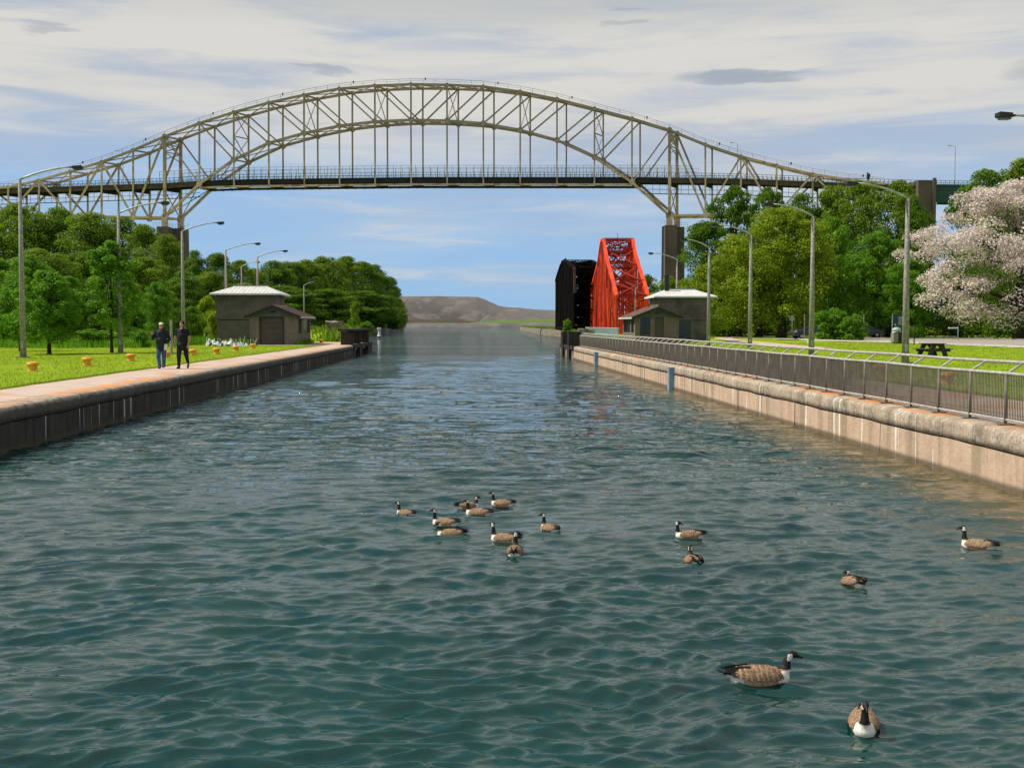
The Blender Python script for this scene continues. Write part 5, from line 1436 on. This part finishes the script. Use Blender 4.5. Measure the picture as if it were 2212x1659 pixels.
# sawhorse and white debris beside the left lock house
def sawhorse():
    p = gr((700 + 243 / 2.458) / 1.7635, (850 + 1112 / 2.458) / 1.7635); r_ = thing('sawhorse', 'small dark green sawhorse stand on the lawn left of the lock house', 'sawhorse', (p.x, p.y, .93))
    for sx in (-1, 1):
        for sy in (-1, 1): mb = MB(); mb.bar((sx * .42, sy * .3, 0), (sx * .28, 0, .98), .08); mb.build('leg', 'greengirder', r_, local=True)
        mb = MB(); mb.bar((sx * .38, -.2, .3), (sx * .38, .2, .3), .05); mb.build('brace', 'greengirder', r_, local=True)
    mb = MB(); mb.box(-.42, .42, -.12, .12, .96, 1.04); mb.build('top_board', 'fencelink', r_, local=True)
sawhorse()
def debris():
    c = gr((700 + 420 / 2.458) / 1.7635, (850 + 1150 / 2.458) / 1.7635); rg = random.Random(17); mb = MB()
    nx, ny = 34, 9; V = []
    for j in range(ny):
        for i in range(nx):
            x = -1.75 + 3.3 * i / (nx - 1); y = -.45 + .9 * j / (ny - 1); e = max(0, 1 - (y / .5) ** 2) * (.55 + .45 * math.sin(i * .7) * math.cos(i * .31))
            e *= min(1, i / 3, (nx - 1 - i) / 3) * (.8 if x < .2 else .45)
            V.append((x + rg.uniform(-.06, .06), y + rg.uniform(-.05, .05), max(0, e * .75 + rg.uniform(-.16, .22) * (e > .05))))
    mb.add(V, [(j * nx + i, j * nx + i + 1, (j + 1) * nx + i + 1, (j + 1) * nx + i) for j in range(ny - 1) for i in range(nx - 1)])
    for f in range(len(mb.m)):
        if rg.random() < .16: mb.m[f] = 1
    for k in range(34):
        x = rg.uniform(-1.8, 2.3); mb.mi = 1 if k % 3 else 0; a = Vector((x, -.2, 0)); mb.bar(a, a + Vector((rg.uniform(-.4, .4), 0, rg.uniform(.3, .85))), .035)
    o = mb.build('debris_pile', ['white', 'bark']); o.location = (c.x, c.y, .93); o['kind'] = 'stuff'
    tag(o, 'jumbled pile of white plastic and sticks against the left lock house wall', 'debris pile')
debris()
pts = []
for _ in range(700):
    pts.append((-18.4 + rnd.gauss(0, .55), 95.0 + rnd.uniform(-.3, .25), .93))
for _ in range(400): pts.append((-13.45 + rnd.gauss(0, .12), 97 + rnd.uniform(-2, 6), .93))
blades('weeds', pts, .42, .09, 'lf_green', 33, 'green weeds at the foot of the left lock house wall', 'weeds')
# marker buoy in the channel
q = gr((700 + 1831 / 2.458) / 1.7635, (850 + 1076 / 2.458) / 1.7635, 0)
r_ = thing('channel_marker', 'small white marker post standing in the water off the left bank', 'marker', (q.x, q.y, 0))
mb = MB(); mb.lathe([(.45, -.3), (.45, .35), (.28, .6), (.26, 1.6), (.30, 1.65)], 12); mb.build('post', 'white', r_, local=True, smoothf=True)
mb = MB(); mb.lathe([(.38, 1.66), (.40, 2.0), (.36, 2.02), (0, 2.02)], 12); mb.build('cap', 'white', r_, local=True)
mb = MB(); mb.lathe([(.455, .05), (.46, .3), (.455, .32)], 12); mb.build('band', 'lamphead', r_, local=True)
# far crane on the shore
q = at(1033, 694, 1330); r_ = thing('crane', 'tiny white crane boom on the far shore below the slag hill', 'crane', (q.x, 1330, 2))
mb = MB(); mb.bar((q.x, 1330, 4.5), (q.x + 13, 1330, 14), .9, 1.2); mb.build('boom', 'white', r_)
mb = MB(); mb.box(q.x - 3.5, q.x + 3, 1327, 1333, 1.5, 5.5); mb.build('cab', 'kerb', r_)


# ---------------------------------------------------------------- parked cars
def car(label, px, py, Y, rz, m, L_=4.5, group='cars parked under the right bank trees'):
    p = at(px, py, Y); r_ = thing('parked_car', label, 'car', (p.x, Y, .99), rz, group)
    prof = [(-2.2, .35), (-2.22, .75), (-2.05, .95), (-1.5, 1.02), (-.75, 1.42), (.55, 1.45), (1.25, 1.02), (2.0, .92), (2.2, .72), (2.2, .35)]
    def loft(pr, hw, name, m_, inset=0.0):
        mb = MB(); n = len(pr); vs = []
        for s in (-1, -.88, .88, 1):
            for x, z in pr:
                k = 1 - (.22 if z > 1.1 else 0.0) * (z - 1.0) / .45 if z > 1.0 else 1
                sh = .0 if abs(s) == 1 else .05
                vs.append((x * (1 + (0 if abs(s) < 1 else -.01)), s * hw * k, z + sh * (z > .6) - (.02 if abs(s) == 1 else 0)))
        fs = [(i * n + k, (i + 1) * n + k, (i + 1) * n + (k + 1) % n, i * n + (k + 1) % n) for i in range(3) for k in range(n)]
        fs += [tuple(range(n)), tuple(3 * n + k for k in range(n - 1, -1, -1))]
        mb.add(vs, fs); return mb.build(name, m_, r_, local=True)
    loft(prof, .9, 'body', m)
    for s in (-1, 1):
        mb = MB(); k = .9 * s
        mb.add([(-1.35, k * .995, 1.06), (1.08, k * .995, 1.06), (.5, k * .83, 1.42), (-.7, k * .83, 1.40)], [(0, 1, 2, 3)] if s < 0 else [(3, 2, 1, 0)]); mb.build('side_window', 'glass', r_, local=True)
        for x in (-1.38, 1.38):
            mb = MB(); mb.tube([(x, s * .93, .33), (x, s * .70, .33)], .33, 16); w = mb.build('wheel', 'tyre', r_, local=True); mb = MB(); mb.tube([(x, s * .94, .33), (x, s * .90, .33)], .2, 12); mb.build('rim', 'rim', w, local=True)
        mb = MB(); mb.box(2.16, 2.24, s * .75 - .15, s * .75 + .15, .66, .8); mb.build('headlight', 'lamplens', r_, local=True)
    mb = MB(); mb.add([(1.24, -.7, 1.09), (1.24, .7, 1.09), (.6, .62, 1.49), (.6, -.62, 1.49)], [(0, 1, 2, 3)]); mb.build('windscreen', 'glass', r_, local=True)
    mb = MB(); mb.add([(-1.5, .7, 1.10), (-1.5, -.7, 1.10), (-.8, -.62, 1.47), (-.8, .62, 1.47)], [(0, 1, 2, 3)]); mb.build('rear_window', 'glass', r_, local=True)
    return r_
car('black parked car half hidden by the lamp pole and the loose bush', 1750, 733, 131, R(188), 'car')
car('dark parked car mostly hidden behind the bush, further back', 1868, 728, 148, R(170), 'car')


# ================================================================ SCULPTED FIGURES
def ell(bm, c, r, rot=None, seg=16):
    mt = Matrix.Translation(Vector(c)) @ (rot.to_matrix().to_4x4() if rot else Matrix.Identity(4)) @ Matrix.Diagonal((*r, 1))
    bmesh.ops.create_uvsphere(bm, u_segments=seg, v_segments=seg // 2 + 2, radius=1, matrix=mt)
def cap(bm, p, q, r0, r1, sq=None):
    p = Vector(p); q = Vector(q); d = q - p; ln = d.length
    rot = d.to_track_quat('Z', 'Y').to_matrix().to_4x4()
    mt = Matrix.Translation((p + q) / 2) @ rot @ (Matrix.Diagonal((*sq, 1, 1)) if sq else Matrix.Identity(4))
    bmesh.ops.create_cone(bm, cap_ends=True, segments=14, radius1=r0, radius2=r1, depth=ln, matrix=mt)
    ell(bm, p, (r0, r0, r0), seg=12); ell(bm, q, (r1, r1, r1), seg=12)
def chain(bm, pts, rs):
    for (a, b), (ra, rb) in zip(zip(pts, pts[1:]), zip(rs, rs[1:])): cap(bm, a, b, ra, rb)
def sculpt(name, fill, voxel, mats, parent, sm=6, assign=None, deci=None):
    bm = bmesh.new(); fill(bm); me = bpy.data.meshes.new(name + '_src'); bm.to_mesh(me); bm.free()
    o = bpy.data.objects.new(name, me); COL.objects.link(o)
    md = o.modifiers.new('r', 'REMESH'); md.mode = 'VOXEL'; md.voxel_size = voxel; md.use_smooth_shade = True
    ms = o.modifiers.new('s', 'SMOOTH'); ms.iterations = sm; ms.factor = .5
    dg = bpy.context.evaluated_depsgraph_get(); dg.update(); ev = o.evaluated_get(dg)
    m2 = bpy.data.meshes.new_from_object(ev); o.modifiers.clear(); o.data = m2; bpy.data.meshes.remove(me); m2.name = name
    m2.materials.clear()
    for m_ in mats: m2.materials.append(M[m_])
    n = len(m2.polygons); m2.polygons.foreach_set('use_smooth', np.ones(n, dtype=bool))
    if assign:
        c = np.empty(n * 3); m2.polygons.foreach_get('center', c); nn = np.empty(n * 3); m2.polygons.foreach_get('normal', nn)
        m2.polygons.foreach_set('material_index', assign(c.reshape(-1, 3), nn.reshape(-1, 3)).astype(np.int32))
    o.parent = parent; m2.update(); return o


def hand(bm, wrist, d, palm_n, scale=1.0, curl=.5):
    """palm and five fingers; d = pointing direction, palm_n = palm normal"""
    w = Vector(wrist); d = Vector(d).normalized(); n_ = Vector(palm_n).normalized(); s_ = d.cross(n_).normalized(); S_ = scale
    ell(bm, w + d * .045 * S_, (.036 * S_, .040 * S_, .022 * S_), Quaternion((0, 0, 1), 0))
    cap(bm, w, w + d * .05 * S_, .026 * S_, .030 * S_)
    for k, L_ in enumerate((.070, .080, .074, .058)):
        b = w + d * .075 * S_ + s_ * (-.030 + .02 * k) * S_; m1 = b + (d * math.cos(curl) + n_ * math.sin(curl)) * L_ * .5 * S_; m2 = m1 + (d * math.cos(curl * 2.2) + n_ * math.sin(curl * 2.2)) * L_ * .5 * S_
        chain(bm, [b, m1, m2], [.0105 * S_, .0095 * S_, .0085 * S_])
    b = w + d * .03 * S_ - s_ * .032 * S_; chain(bm, [b, b + (d * .6 - s_ * .7 + n_ * .3) * .035 * S_, b + (d * .9 - s_ * .7 + n_ * .7) * .055 * S_], [.012 * S_, .0105 * S_, .0095 * S_])


def head(bm, c, s=1.0, face=Vector((0, -1, 0))):
    """head centred at c, face looks along -y"""
    c = Vector(c)
    ell(bm, c + Vector((0, .01, .02)) * s, (.074 * s, .094 * s, .100 * s)); ell(bm, c + Vector((0, -.025, -.055)) * s, (.056 * s, .062 * s, .062 * s))
    cap(bm, c + Vector((0, -.088, .012)) * s, c + Vector((0, -.108, -.022)) * s, .011 * s, .015 * s)
    for k in (-1, 1): ell(bm, c + Vector((k * .078, .01, -.005)) * s, (.010 * s, .018 * s, .030 * s)); ell(bm, c + Vector((k * .030, -.082, .036)) * s, (.022 * s, .012 * s, .010 * s))
    cap(bm, c + Vector((-.02, -.083, -.058)) * s, c + Vector((.02, -.083, -.058)) * s, .009 * s, .009 * s)


def face_bits(par, c, s=1.0):
    c = Vector(c)
    for k in (-1, 1):
        bm = bmesh.new(); ell(bm, c + Vector((k * .030, -.084, .014)) * s, (.013 * s, .008 * s, .008 * s), seg=10); me = bpy.data.meshes.new('eye'); bm.to_mesh(me); bm.free(); me.materials.append(M['lamphead']); obj('eye', me, par)
    bm = bmesh.new(); ell(bm, c + Vector((0, -.090, -.060)) * s, (.024 * s, .007 * s, .006 * s), seg=10); me = bpy.data.meshes.new('mouth'); bm.to_mesh(me); bm.free(); me.materials.append(M['reddark']); obj('mouth', me, par)


def person_black():
    """dark-haired walker in black, right of the pair; facing -y, mid-stride"""
    p = gr(392, 797, .957); r_ = thing('person', 'dark-haired person in black top and black leggings walking on the left towpath', 'person', (p.x, 43.8, .957), R(-6), 'two people walking on the towpath')
    H = Vector((0, 0, .93)); hip = .10
    # person's left leg is +x (image right): lifted forward step behind
    legs = [((-.10, .02, .92), (-.105, -.10, .50), (-.10, -.12, .09)), ((.10, .02, .92), (.13, .02, .51), (.10, .30, .20))]
    sh = [(-.20, 0, 1.40), (.20, 0, 1.40)]; el = [(-.27, .03, 1.12), (.27, .02, 1.12)]; wr_ = [(-.29, -.04, .86), (.245, -.10, .88)]
    hc = (0, -.05, 1.62)
    def body(bm):
        head(bm, hc); cap(bm, (0, .0, 1.40), (0, -.02, 1.53), .055, .050)
        ell(bm, (0, 0, 1.25), (.165, .11, .22)); ell(bm, (0, 0, .98), (.165, .12, .14)); cap(bm, (-.14, 0, 1.39), (.14, 0, 1.39), .06, .06)
        for (a, b, c), s, e, w in zip(legs, sh, el, wr_):
            chain(bm, [a, b, c], [.085, .055, .038]); chain(bm, [s, e, w], [.052, .040, .027]); 
            hand(bm, w, (0.02 if s[0] < 0 else -.02, -.15, -1), (-1 if s[0] > 0 else 1, 0, 0), 1.0, .35)
            chain(bm, [c, (c[0], c[1] - .10, c[2] - .045)], [.034, .026])
    b = sculpt('body', body, .009, ['skin'], r_, 4); face_bits(b, hc)
    def top(bm):
        ell(bm, (0, 0, 1.26), (.205, .15, .22)); ell(bm, (0, -.01, 1.08), (.205, .16, .22)); ell(bm, (0, 0, .93), (.215, .16, .17)); cap(bm, (0, 0, 1.2), (0, 0, .86), .19, .205, (1, .78)); cap(bm, (-.17, 0, 1.388), (.17, 0, 1.388), .074, .074); cap(bm, (-.10, 0, 1.40), (0, 0, 1.45), .06, .055); cap(bm, (.10, 0, 1.40), (0, 0, 1.45), .06, .055); cap(bm, (0, .01, 1.34), (0, 0, 1.12), .165, .17, (1, .72))
        for s, e in zip(sh, el):
            e2 = Vector(s).lerp(Vector(e), .52); chain(bm, [Vector(s) - Vector((0, 0, .008)), e2], [.072, .066])
        cap(bm, (0, 0, 1.42), (0, -.01, 1.455), .072, .06)
    sculpt('black_top', top, .012, ['blackcloth'], r_, 12)
    def leg(bm):
        ell(bm, (0, 0, .90), (.18, .14, .12))
        for a, b, c in legs: chain(bm, [a, b, c], [.118, .082, .054])
    sculpt('black_leggings', leg, .012, ['blackcloth'], r_, 4)
    for (a, b, c) in legs:
        fwd = c[2] < .15
        def shoe(bm):
            cz = c[2]
            if fwd: cap(bm, (c[0], c[1] + .03, .045), (c[0], c[1] - .17, .04), .045, .038); ell(bm, (c[0], c[1], .075), (.045, .06, .05))
            else: cap(bm, (c[0], c[1] + .02, cz - .02), (c[0] + .01, c[1] - .06, cz - .16), .047, .04)
        sculpt('shoe', shoe, .010, ['blackshoe'], r_, 3)
    def hair(bm):
        c = Vector(hc); ell(bm, c + Vector((0, .028, .05)), (.096, .104, .098)); ell(bm, c + Vector((0, .06, -.03)), (.10, .07, .11)); ell(bm, c + Vector((0, .09, .07)), (.04, .04, .04))
    sculpt('hair', hair, .010, ['hair_dark'], r_, 3)
    mb = MB(); mb.tube([(-.03, -.115, 1.475), (.03, -.115, 1.475)], .016, 6); mb.build('pale_collar', 'white', r_, local=True)
person_black()


def person_hat():
    p = gr(346, 797, .957); r_ = thing('person', 'person in cream hat, dark jacket and blue jeans raising one hand on the towpath', 'person', (p.x, 43.85, .957), R(4), 'two people walking on the towpath')
    legs = [((-.09, .01, .88), (-.10, -.06, .48), (-.07, -.02, .09)), ((.09, .01, .88), (.085, .03, .48), (.05, .14, .12))]
    sh = [(-.19, 0, 1.36), (.19, 0, 1.36)]; el = [(-.30, .0, 1.10), (.29, .04, 1.08)]; wr_ = [(-.28, -.17, 1.25), (.22, -.14, .92)]
    hc = (.01, -.04, 1.56)
    def body(bm):
        head(bm, hc, .98); cap(bm, (0, 0, 1.36), (0, -.02, 1.48), .052, .048)
        ell(bm, (0, 0, 1.22), (.155, .11, .21)); ell(bm, (0, 0, .95), (.16, .12, .13)); cap(bm, (-.13, 0, 1.35), (.13, 0, 1.35), .06, .06)
        for (a, b, c), s, e, w in zip(legs, sh, el, wr_):
            chain(bm, [a, b, c], [.08, .052, .037]); chain(bm, [s, e, w], [.05, .04, .026]); chain(bm, [c, (c[0], c[1] - .10, c[2] - .045)], [.034, .026])
        hand(bm, wr_[0], (-.1, -.15, 1), (0, -1, .1), 1.0, .45); hand(bm, wr_[1], (-.1, -.35, -.9), (-1, 0, 0), 1.0, 1.0)
    b = sculpt('body', body, .009, ['skin'], r_, 4); face_bits(b, hc, .98)
    def jk(bm):
        ell(bm, (0, 0, 1.22), (.205, .150, .22)); ell(bm, (0, 0, 1.02), (.205, .155, .18)); cap(bm, (0, 0, .98), (0, 0, .84), .19, .20, (1, .75)); cap(bm, (-.13, 0, 1.345), (.13, 0, 1.345), .066, .066); cap(bm, (0, .01, 1.30), (0, 0, 1.05), .175, .185, (1, .74))
        for s, e, w in zip(sh, el, wr_): chain(bm, [s, e, Vector(e).lerp(Vector(w), .9)], [.075, .062, .05])
        ell(bm, (0, .05, 1.46), (.085, .06, .06)); ell(bm, (.09, .03, 1.46), (.05, .06, .07))
    sculpt('dark_jacket', jk, .012, ['jacket'], r_, 12)
    def jn(bm):
        ell(bm, (0, 0, .86), (.165, .135, .12))
        for a, b, c in legs: chain(bm, [a, b, c], [.10, .078, .062])
    sculpt('blue_jeans', jn, .012, ['jeans'], r_, 4)
    for (a, b, c) in legs:
        def shoe(bm): cap(bm, (c[0], c[1] + .03, c[2] - .045), (c[0], c[1] - .16, c[2] - .05), .045, .038); ell(bm, (c[0], c[1], c[2] - .015), (.045, .06, .05))
        sculpt('shoe', shoe, .010, ['brownshoe'], r_, 3)
    def hair(bm):
        c = Vector(hc); ell(bm, c + Vector((0, .03, .02)), (.088, .095, .09)); ell(bm, c + Vector((.05, .05, -.07)), (.07, .06, .08)); ell(bm, c + Vector((-.04, .05, -.05)), (.05, .05, .07))
    sculpt('hair', hair, .010, ['hair_grey'], r_, 3)
    def hat(bm):
        c = Vector(hc); ell(bm, c + Vector((0, .01, .085)), (.088, .100, .058)); cap(bm, c + Vector((-.02, -.08, .075)), c + Vector((.02, -.08, .075)), .03, .03); ell(bm, c + Vector((0, -.09, .07)), (.06, .055, .012))
    sculpt('cream_hat', hat, .009, ['hat'], r_, 3)
    # pale patterned pouch held in the lowered hand (its own thing)
    c = Vector((p.x, 43.85, .957)) + Vector((.20, -.20, .79)); mb = MB()
    mb.add([(-.05, -.035, -.11), (.05, -.035, -.11), (.05, .035, -.11), (-.05, .035, -.11), (-.035, -.025, .12), (.075, -.025, .12), (.075, .025, .12), (-.035, .025, .12)], [(3, 2, 1, 0), (4, 5, 6, 7), (0, 1, 5, 4), (1, 2, 6, 5), (2, 3, 7, 6), (3, 0, 4, 7)])
    o = mb.build('drink_bottle', 'hat'); o.location = c; tag(o, 'pale bottle held in the lowered hand of the person in the cream hat', 'bottle')
person_hat()


def person_far():
    q = at(440, 709, 170); z = q.z - .02
    r_ = thing('person', 'tiny far person in white top and black trousers standing by the yellow green bush', 'person', (q.x, 170, z)); s = .58 * 170 / 170
    r_.scale = (.62, .62, .56)
    def body(bm):
        head(bm, (0, 0, 1.6)); cap(bm, (0, 0, 1.38), (0, 0, 1.5), .05, .05); ell(bm, (0, 0, 1.2), (.16, .11, .23)); ell(bm, (0, 0, .95), (.15, .11, .14))
        for k in (-1, 1):
            chain(bm, [(k * .09, 0, .92), (k * .1, -.02, .5), (k * .1, 0, .06)], [.09, .06, .04]); chain(bm, [(k * .19, 0, 1.38), (k * .25, .03, 1.1), (k * .24, -.06, .88)], [.05, .04, .03]); hand(bm, (k * .24, -.06, .88), (0, -.1, -1), (-k, 0, 0)); cap(bm, (k * .1, 0, .04), (k * .1, -.15, .035), .04, .035)
    sculpt('body', body, .014, ['skin'], r_, 3)
    def top(bm):
        ell(bm, (0, 0, 1.2), (.20, .14, .26)); 
        for k in (-1, 1): chain(bm, [(k * .19, 0, 1.38), (k * .25, .03, 1.12)], [.075, .06])
    sculpt('white_top', top, .015, ['white'], r_, 3)
    def tr(bm):
        ell(bm, (0, 0, .92), (.18, .14, .14))
        for k in (-1, 1): chain(bm, [(k * .09, 0, .92), (k * .1, -.02, .5), (k * .1, 0, .10)], [.105, .08, .06])
    sculpt('black_trousers', tr, .015, ['blackcloth'], r_, 3)
    sculpt('hair', lambda bm: ell(bm, (0, .03, 1.64), (.09, .1, .09)), .015, ['hair_dark'], r_, 2)
person_far()


def perched_bird():
    q = at(1875, 391, 50.0); r_ = thing('perched_bird', 'dark grey hawk-like bird perched on the arm of the right bank lamp', 'bird', (q.x, 50.0, q.z), R(200))
    def b(bm):
        ell(bm, (0, 0, .21), (.062, .072, .115), Quaternion((1, 0, 0), R(-14))); ell(bm, (0, -.035, .325), (.040, .045, .042)); cap(bm, (0, -.03, .27), (0, -.03, .31), .045, .036)
        cap(bm, (0, .03, .14), (0, .075, .01), .030, .020, (1.4, .6)); cap(bm, (0, -.07, .325), (0, -.098, .308), .012, .004)
        for k in (-1, 1): ell(bm, (k * .052, .02, .19), (.018, .055, .12), Quaternion((1, 0, 0), R(-14))); chain(bm, [(k * .02, -.01, .10), (k * .02, -.015, .0)], [.016, .010])
    sculpt('body', b, .007, ['lamphead'], r_, 3)
perched_bird()


# ---------------------------------------------------------------- geese
def feather_wing(side):
    """rows of overlapping scale feathers over the flank; unit goose coordinates"""
    mb = MB(); ax, ay, az = .335, .152, .128; cx, cz = -.035, .060; rg = random.Random(5)
    def surf(u, th, lift=0):
        x = u; k = max(0, 1 - ((x - cx) / ax) ** 2) ** .5
        if x < -.16: k = max(k, .0) * 1.0
        r = (ay + lift) * k; rz = (az + lift) * k
        up = max(0, -(x + .16)) * .28
        return Vector((x, side * r * math.sin(th), cz + rz * math.cos(th) + up))
    nrow = 9
    for i in range(nrow):
        u0 = .20 - i * .052; L_ = .085 + i * .008
        nth = 8
        for j in range(nth):
            th = R(6) + (R(84) - R(6)) * (j + .5 * (i % 2)) / nth + rg.uniform(-.03, .03); w = R(9.5); u0 = .20 - i * .052 + rg.uniform(-.012, .012)
            lift = .010 + .0012 * i + .0007 * j
            a = surf(u0, th - w * .7, lift); b = surf(u0, th + w * .7, lift); c = surf(u0 - L_ * .8, th + w, lift + .006); d = surf(u0 - L_ * .8, th - w, lift + .006)
            e = surf(u0 - L_ * .97, th, lift + .004); c2 = surf(u0 - L_ * .88, th + w * .75, lift + .006); d2 = surf(u0 - L_ * .88, th - w * .75, lift + .006)
            mb.mi = 0 if (i * 3 + j) % 4 else 3; mb.add([a, b, c, d], [(0, 1, 2, 3) if side < 0 else (3, 2, 1, 0)])
            mb.mi = 1; mb.add([d, c, c2, e, d2], [(0, 1, 2, 3, 4) if side < 0 else (4, 3, 2, 1, 0)])
    # long folded flight feathers reaching over the tail
    for j in range(5):
        z0 = .20 - .018 * j; y0 = side * (.055 + .016 * j); tip = Vector((-.50 + .035 * j, side * (.012 + .012 * j), .185 - .012 * j))
        a = Vector((-.16, y0, z0 + .012)); b = Vector((-.16, y0 + side * .02, z0 - .022)); mid = Vector((-.36, y0 * .6, z0 + .004)); mid2 = Vector((-.36, y0 * .6 + side * .018, z0 - .026))
        mb.mi = 2; mb.add([a, b, mid2, tip, mid], [(0, 1, 2, 3, 4), (4, 3, 2, 1, 0)])
    return mb
WING = {}
for s_ in (-1, 1):
    mb = feather_wing(s_); me = bpy.data.meshes.new('wing'); me.from_pydata([tuple(v) for v in mb.v], [], mb.f)
    for m_ in ('feather', 'feather_tip', 'goose_black', 'feather_b'): me.materials.append(M[m_])
    me.polygons.foreach_set('material_index', mb.m); me.update(); WING[s_] = me


def goose(px, py, heading, label, pose='up', look=0.0, size=.64, alert=1.0, tilt=0.0, wings=0.0):
    """heading: degrees, 0 = swims to +x; look = yaw of the head relative to the body; pose up | low | rest"""
    q = gr(px, py, 0.0)
    r_ = thing('canada_goose', label, 'goose', (q.x, q.y, -.015), R(heading), 'geese swimming in the canal'); r_.scale = (size,) * 3
    if pose == 'up': nk = [(.205, 0, .10), (.25, 0, .18), (.25, 0, .28), (.256, 0, .36 * alert + .02)]
    elif pose == 'fwd': nk = [(.205, 0, .10), (.262, 0, .165), (.266, 0, .245), (.300, 0, .305)]
    elif pose == 'low': nk = [(.200, 0, .13), (.245, 0, .21), (.235, 0, .27), (.245, 0, .315)]
    else: nk = [(.18, 0, .14), (.195, 0, .20), (.15, 0, .25), (.13, 0, .27)]
    rs = [.088, .053, .040, .038]; hp = Vector(nk[-1]); lk_ = R(look); hd = Vector((math.cos(lk_), math.sin(lk_), -.22 + tilt)).normalized(); sd = Vector((-math.sin(lk_), math.cos(lk_), 0))
    hc = hp + hd * .028 + Vector((0, 0, .012)); rotq = hd.to_track_quat('X', 'Z')
    def f(bm):
        ell(bm, (-.035, 0, .060), (.335, .150, .128)); ell(bm, (.14, 0, .062), (.160, .128, .115)); cap(bm, (-.26, 0, .10), (-.43, 0, .135), .085, .025, (.9, 1))
        chain(bm, nk, rs); ell(bm, hc, (.068, .039, .044), rotq); cap(bm, hc + hd * .05 - Vector((0, 0, .006)), hc + hd * .125 - Vector((0, 0, .018)), .025, .011, (.8, 1))
    def asg(c, n):
        mi = np.zeros(len(c)); x, y, z = c.T
        # 0 brown, 1 black, 2 white, 3 flank
        mi[:] = 0; mi[(z < .115)] = 3; mi[(x > .13) & (z < .15)] = 2; mi[(x > .02) & (x <= .13) & (z < .07)] = 3
        mi[(x < -.25) & (z < .115)] = 2; mi[(x < -.33) & (z >= .115)] = 1; mi[(x < -.42)] = 1
        neck = np.zeros(len(c), bool)
        for (a, b), ra in zip(zip(nk, nk[1:]), rs):
            a = np.array(a); b = np.array(b); d = b - a; t = np.clip(((c - a) @ d) / (d @ d), 0, 1); neck |= (np.linalg.norm(c - (a + t[:, None] * d), axis=1) < ra * 1.12) & (z > .165)
        H_ = np.array(hc); neck |= (np.linalg.norm(c - H_, axis=1) < .14) & ((z > .19) if pose != 'rest' else (z > .235))
        mi[neck] = 1
        # chinstrap
        rel = c - H_; lat = rel @ np.array(sd); fw = rel @ np.array(hd); upv = rel[:, 2]
        strap = (np.abs(lat) > .015) & (fw > -.055) & (fw < .008 - (upv + .05) * .3) & (upv < .014) & (upv > -.06); strap |= (fw > -.045) & (fw < .012) & (upv < -.026) & (upv > -.055)
        mi[strap & neck] = 2
        return mi
    b = sculpt('body', f, .0105, ['goose_brown', 'goose_black', 'goose_white', 'goose_flank'], r_, 3, asg)
    for s in (-1, 1):
        w = obj('wing', WING[s], r_)
        if wings: w.rotation_euler = (R(-s * wings), R(6), 0); w.location = (0, s * .02, .01)
        mb = MB(); e = hc + hd * .022 + sd * s * .036 + Vector((0, 0, .010)); mb.lathe([(.001, -.006), (.006, 0), (.001, .006)], 8, e); mb.build('eye', 'lamphead', r_, local=True)
    mb = MB(); mb.mi = 0
    for k in range(5):
        a = (k - 2) * .16; d = Vector((-math.cos(a), math.sin(a), .12)); o_ = Vector((-.38, 0, .135)); s2 = Vector((0, .02, 0))
        mb.add([o_ - s2, o_ + s2, o_ + d * .13 + s2 * .8, o_ + d * .13 - s2 * .8], [(0, 1, 2, 3), (3, 2, 1, 0)])
    mb.build('tail', 'goose_black', r_, local=True)
    return r_


goose(1648, 1471, 4, 'largest goose, near the camera in side view swimming right with black neck raised', 'fwd', 0, .66)
goose(1866, 1572, -107, 'goose swimming straight towards the camera, lowest in the picture', 'up', 8, .56, 1.0)
goose(2110, 1183, 132, 'goose at the far right by the wall with long upright neck, white flank patch', 'up', 10, .60)
goose(1841, 1262, 105, 'goose seen from behind with head drawn in and ruffled wings, right of centre', 'rest', 35, .48, wings=8)
goose(1497, 1215, 95, 'goose seen from behind with raised dark wings and white rump, below the side-on goose', 'low', -25, .50, wings=12)
goose(1486, 1160, 172, 'goose in side view swimming left with head turned, upper right of the group', 'up', 160, .50)
goose(1187, 1146, 118, 'goose seen from behind looking left, alone right of the main group', 'up', 48, .53)
goose(1112, 1196, 84, 'goose seen from behind looking right, lowest of the main group', 'up', -70, .58)
goose(1088, 1168, 152, 'goose with straight upright neck just above the lowest of the main group', 'up', -30, .54)
goose(971, 1157, 170, 'goose with bent neck swimming left, lower left of the main group', 'low', 20, .51)
goose(959, 1133, 158, 'goose with upright neck facing left, just above the bent-neck goose', 'up', 10, .52)
goose(875, 1112, 140, 'leftmost goose, small, swimming away to the left', 'up', 10, .46)
goose(1031, 1112, 160, 'goose facing left in front of another, at the top of the main group', 'up', 12, .54)
goose(1012, 1097, 25, 'goose half hidden behind another, looking right', 'low', -10, .50)
goose(1083, 1091, 158, 'uppermost goose of the main group, facing left with bowed head', 'up', 20, .50)
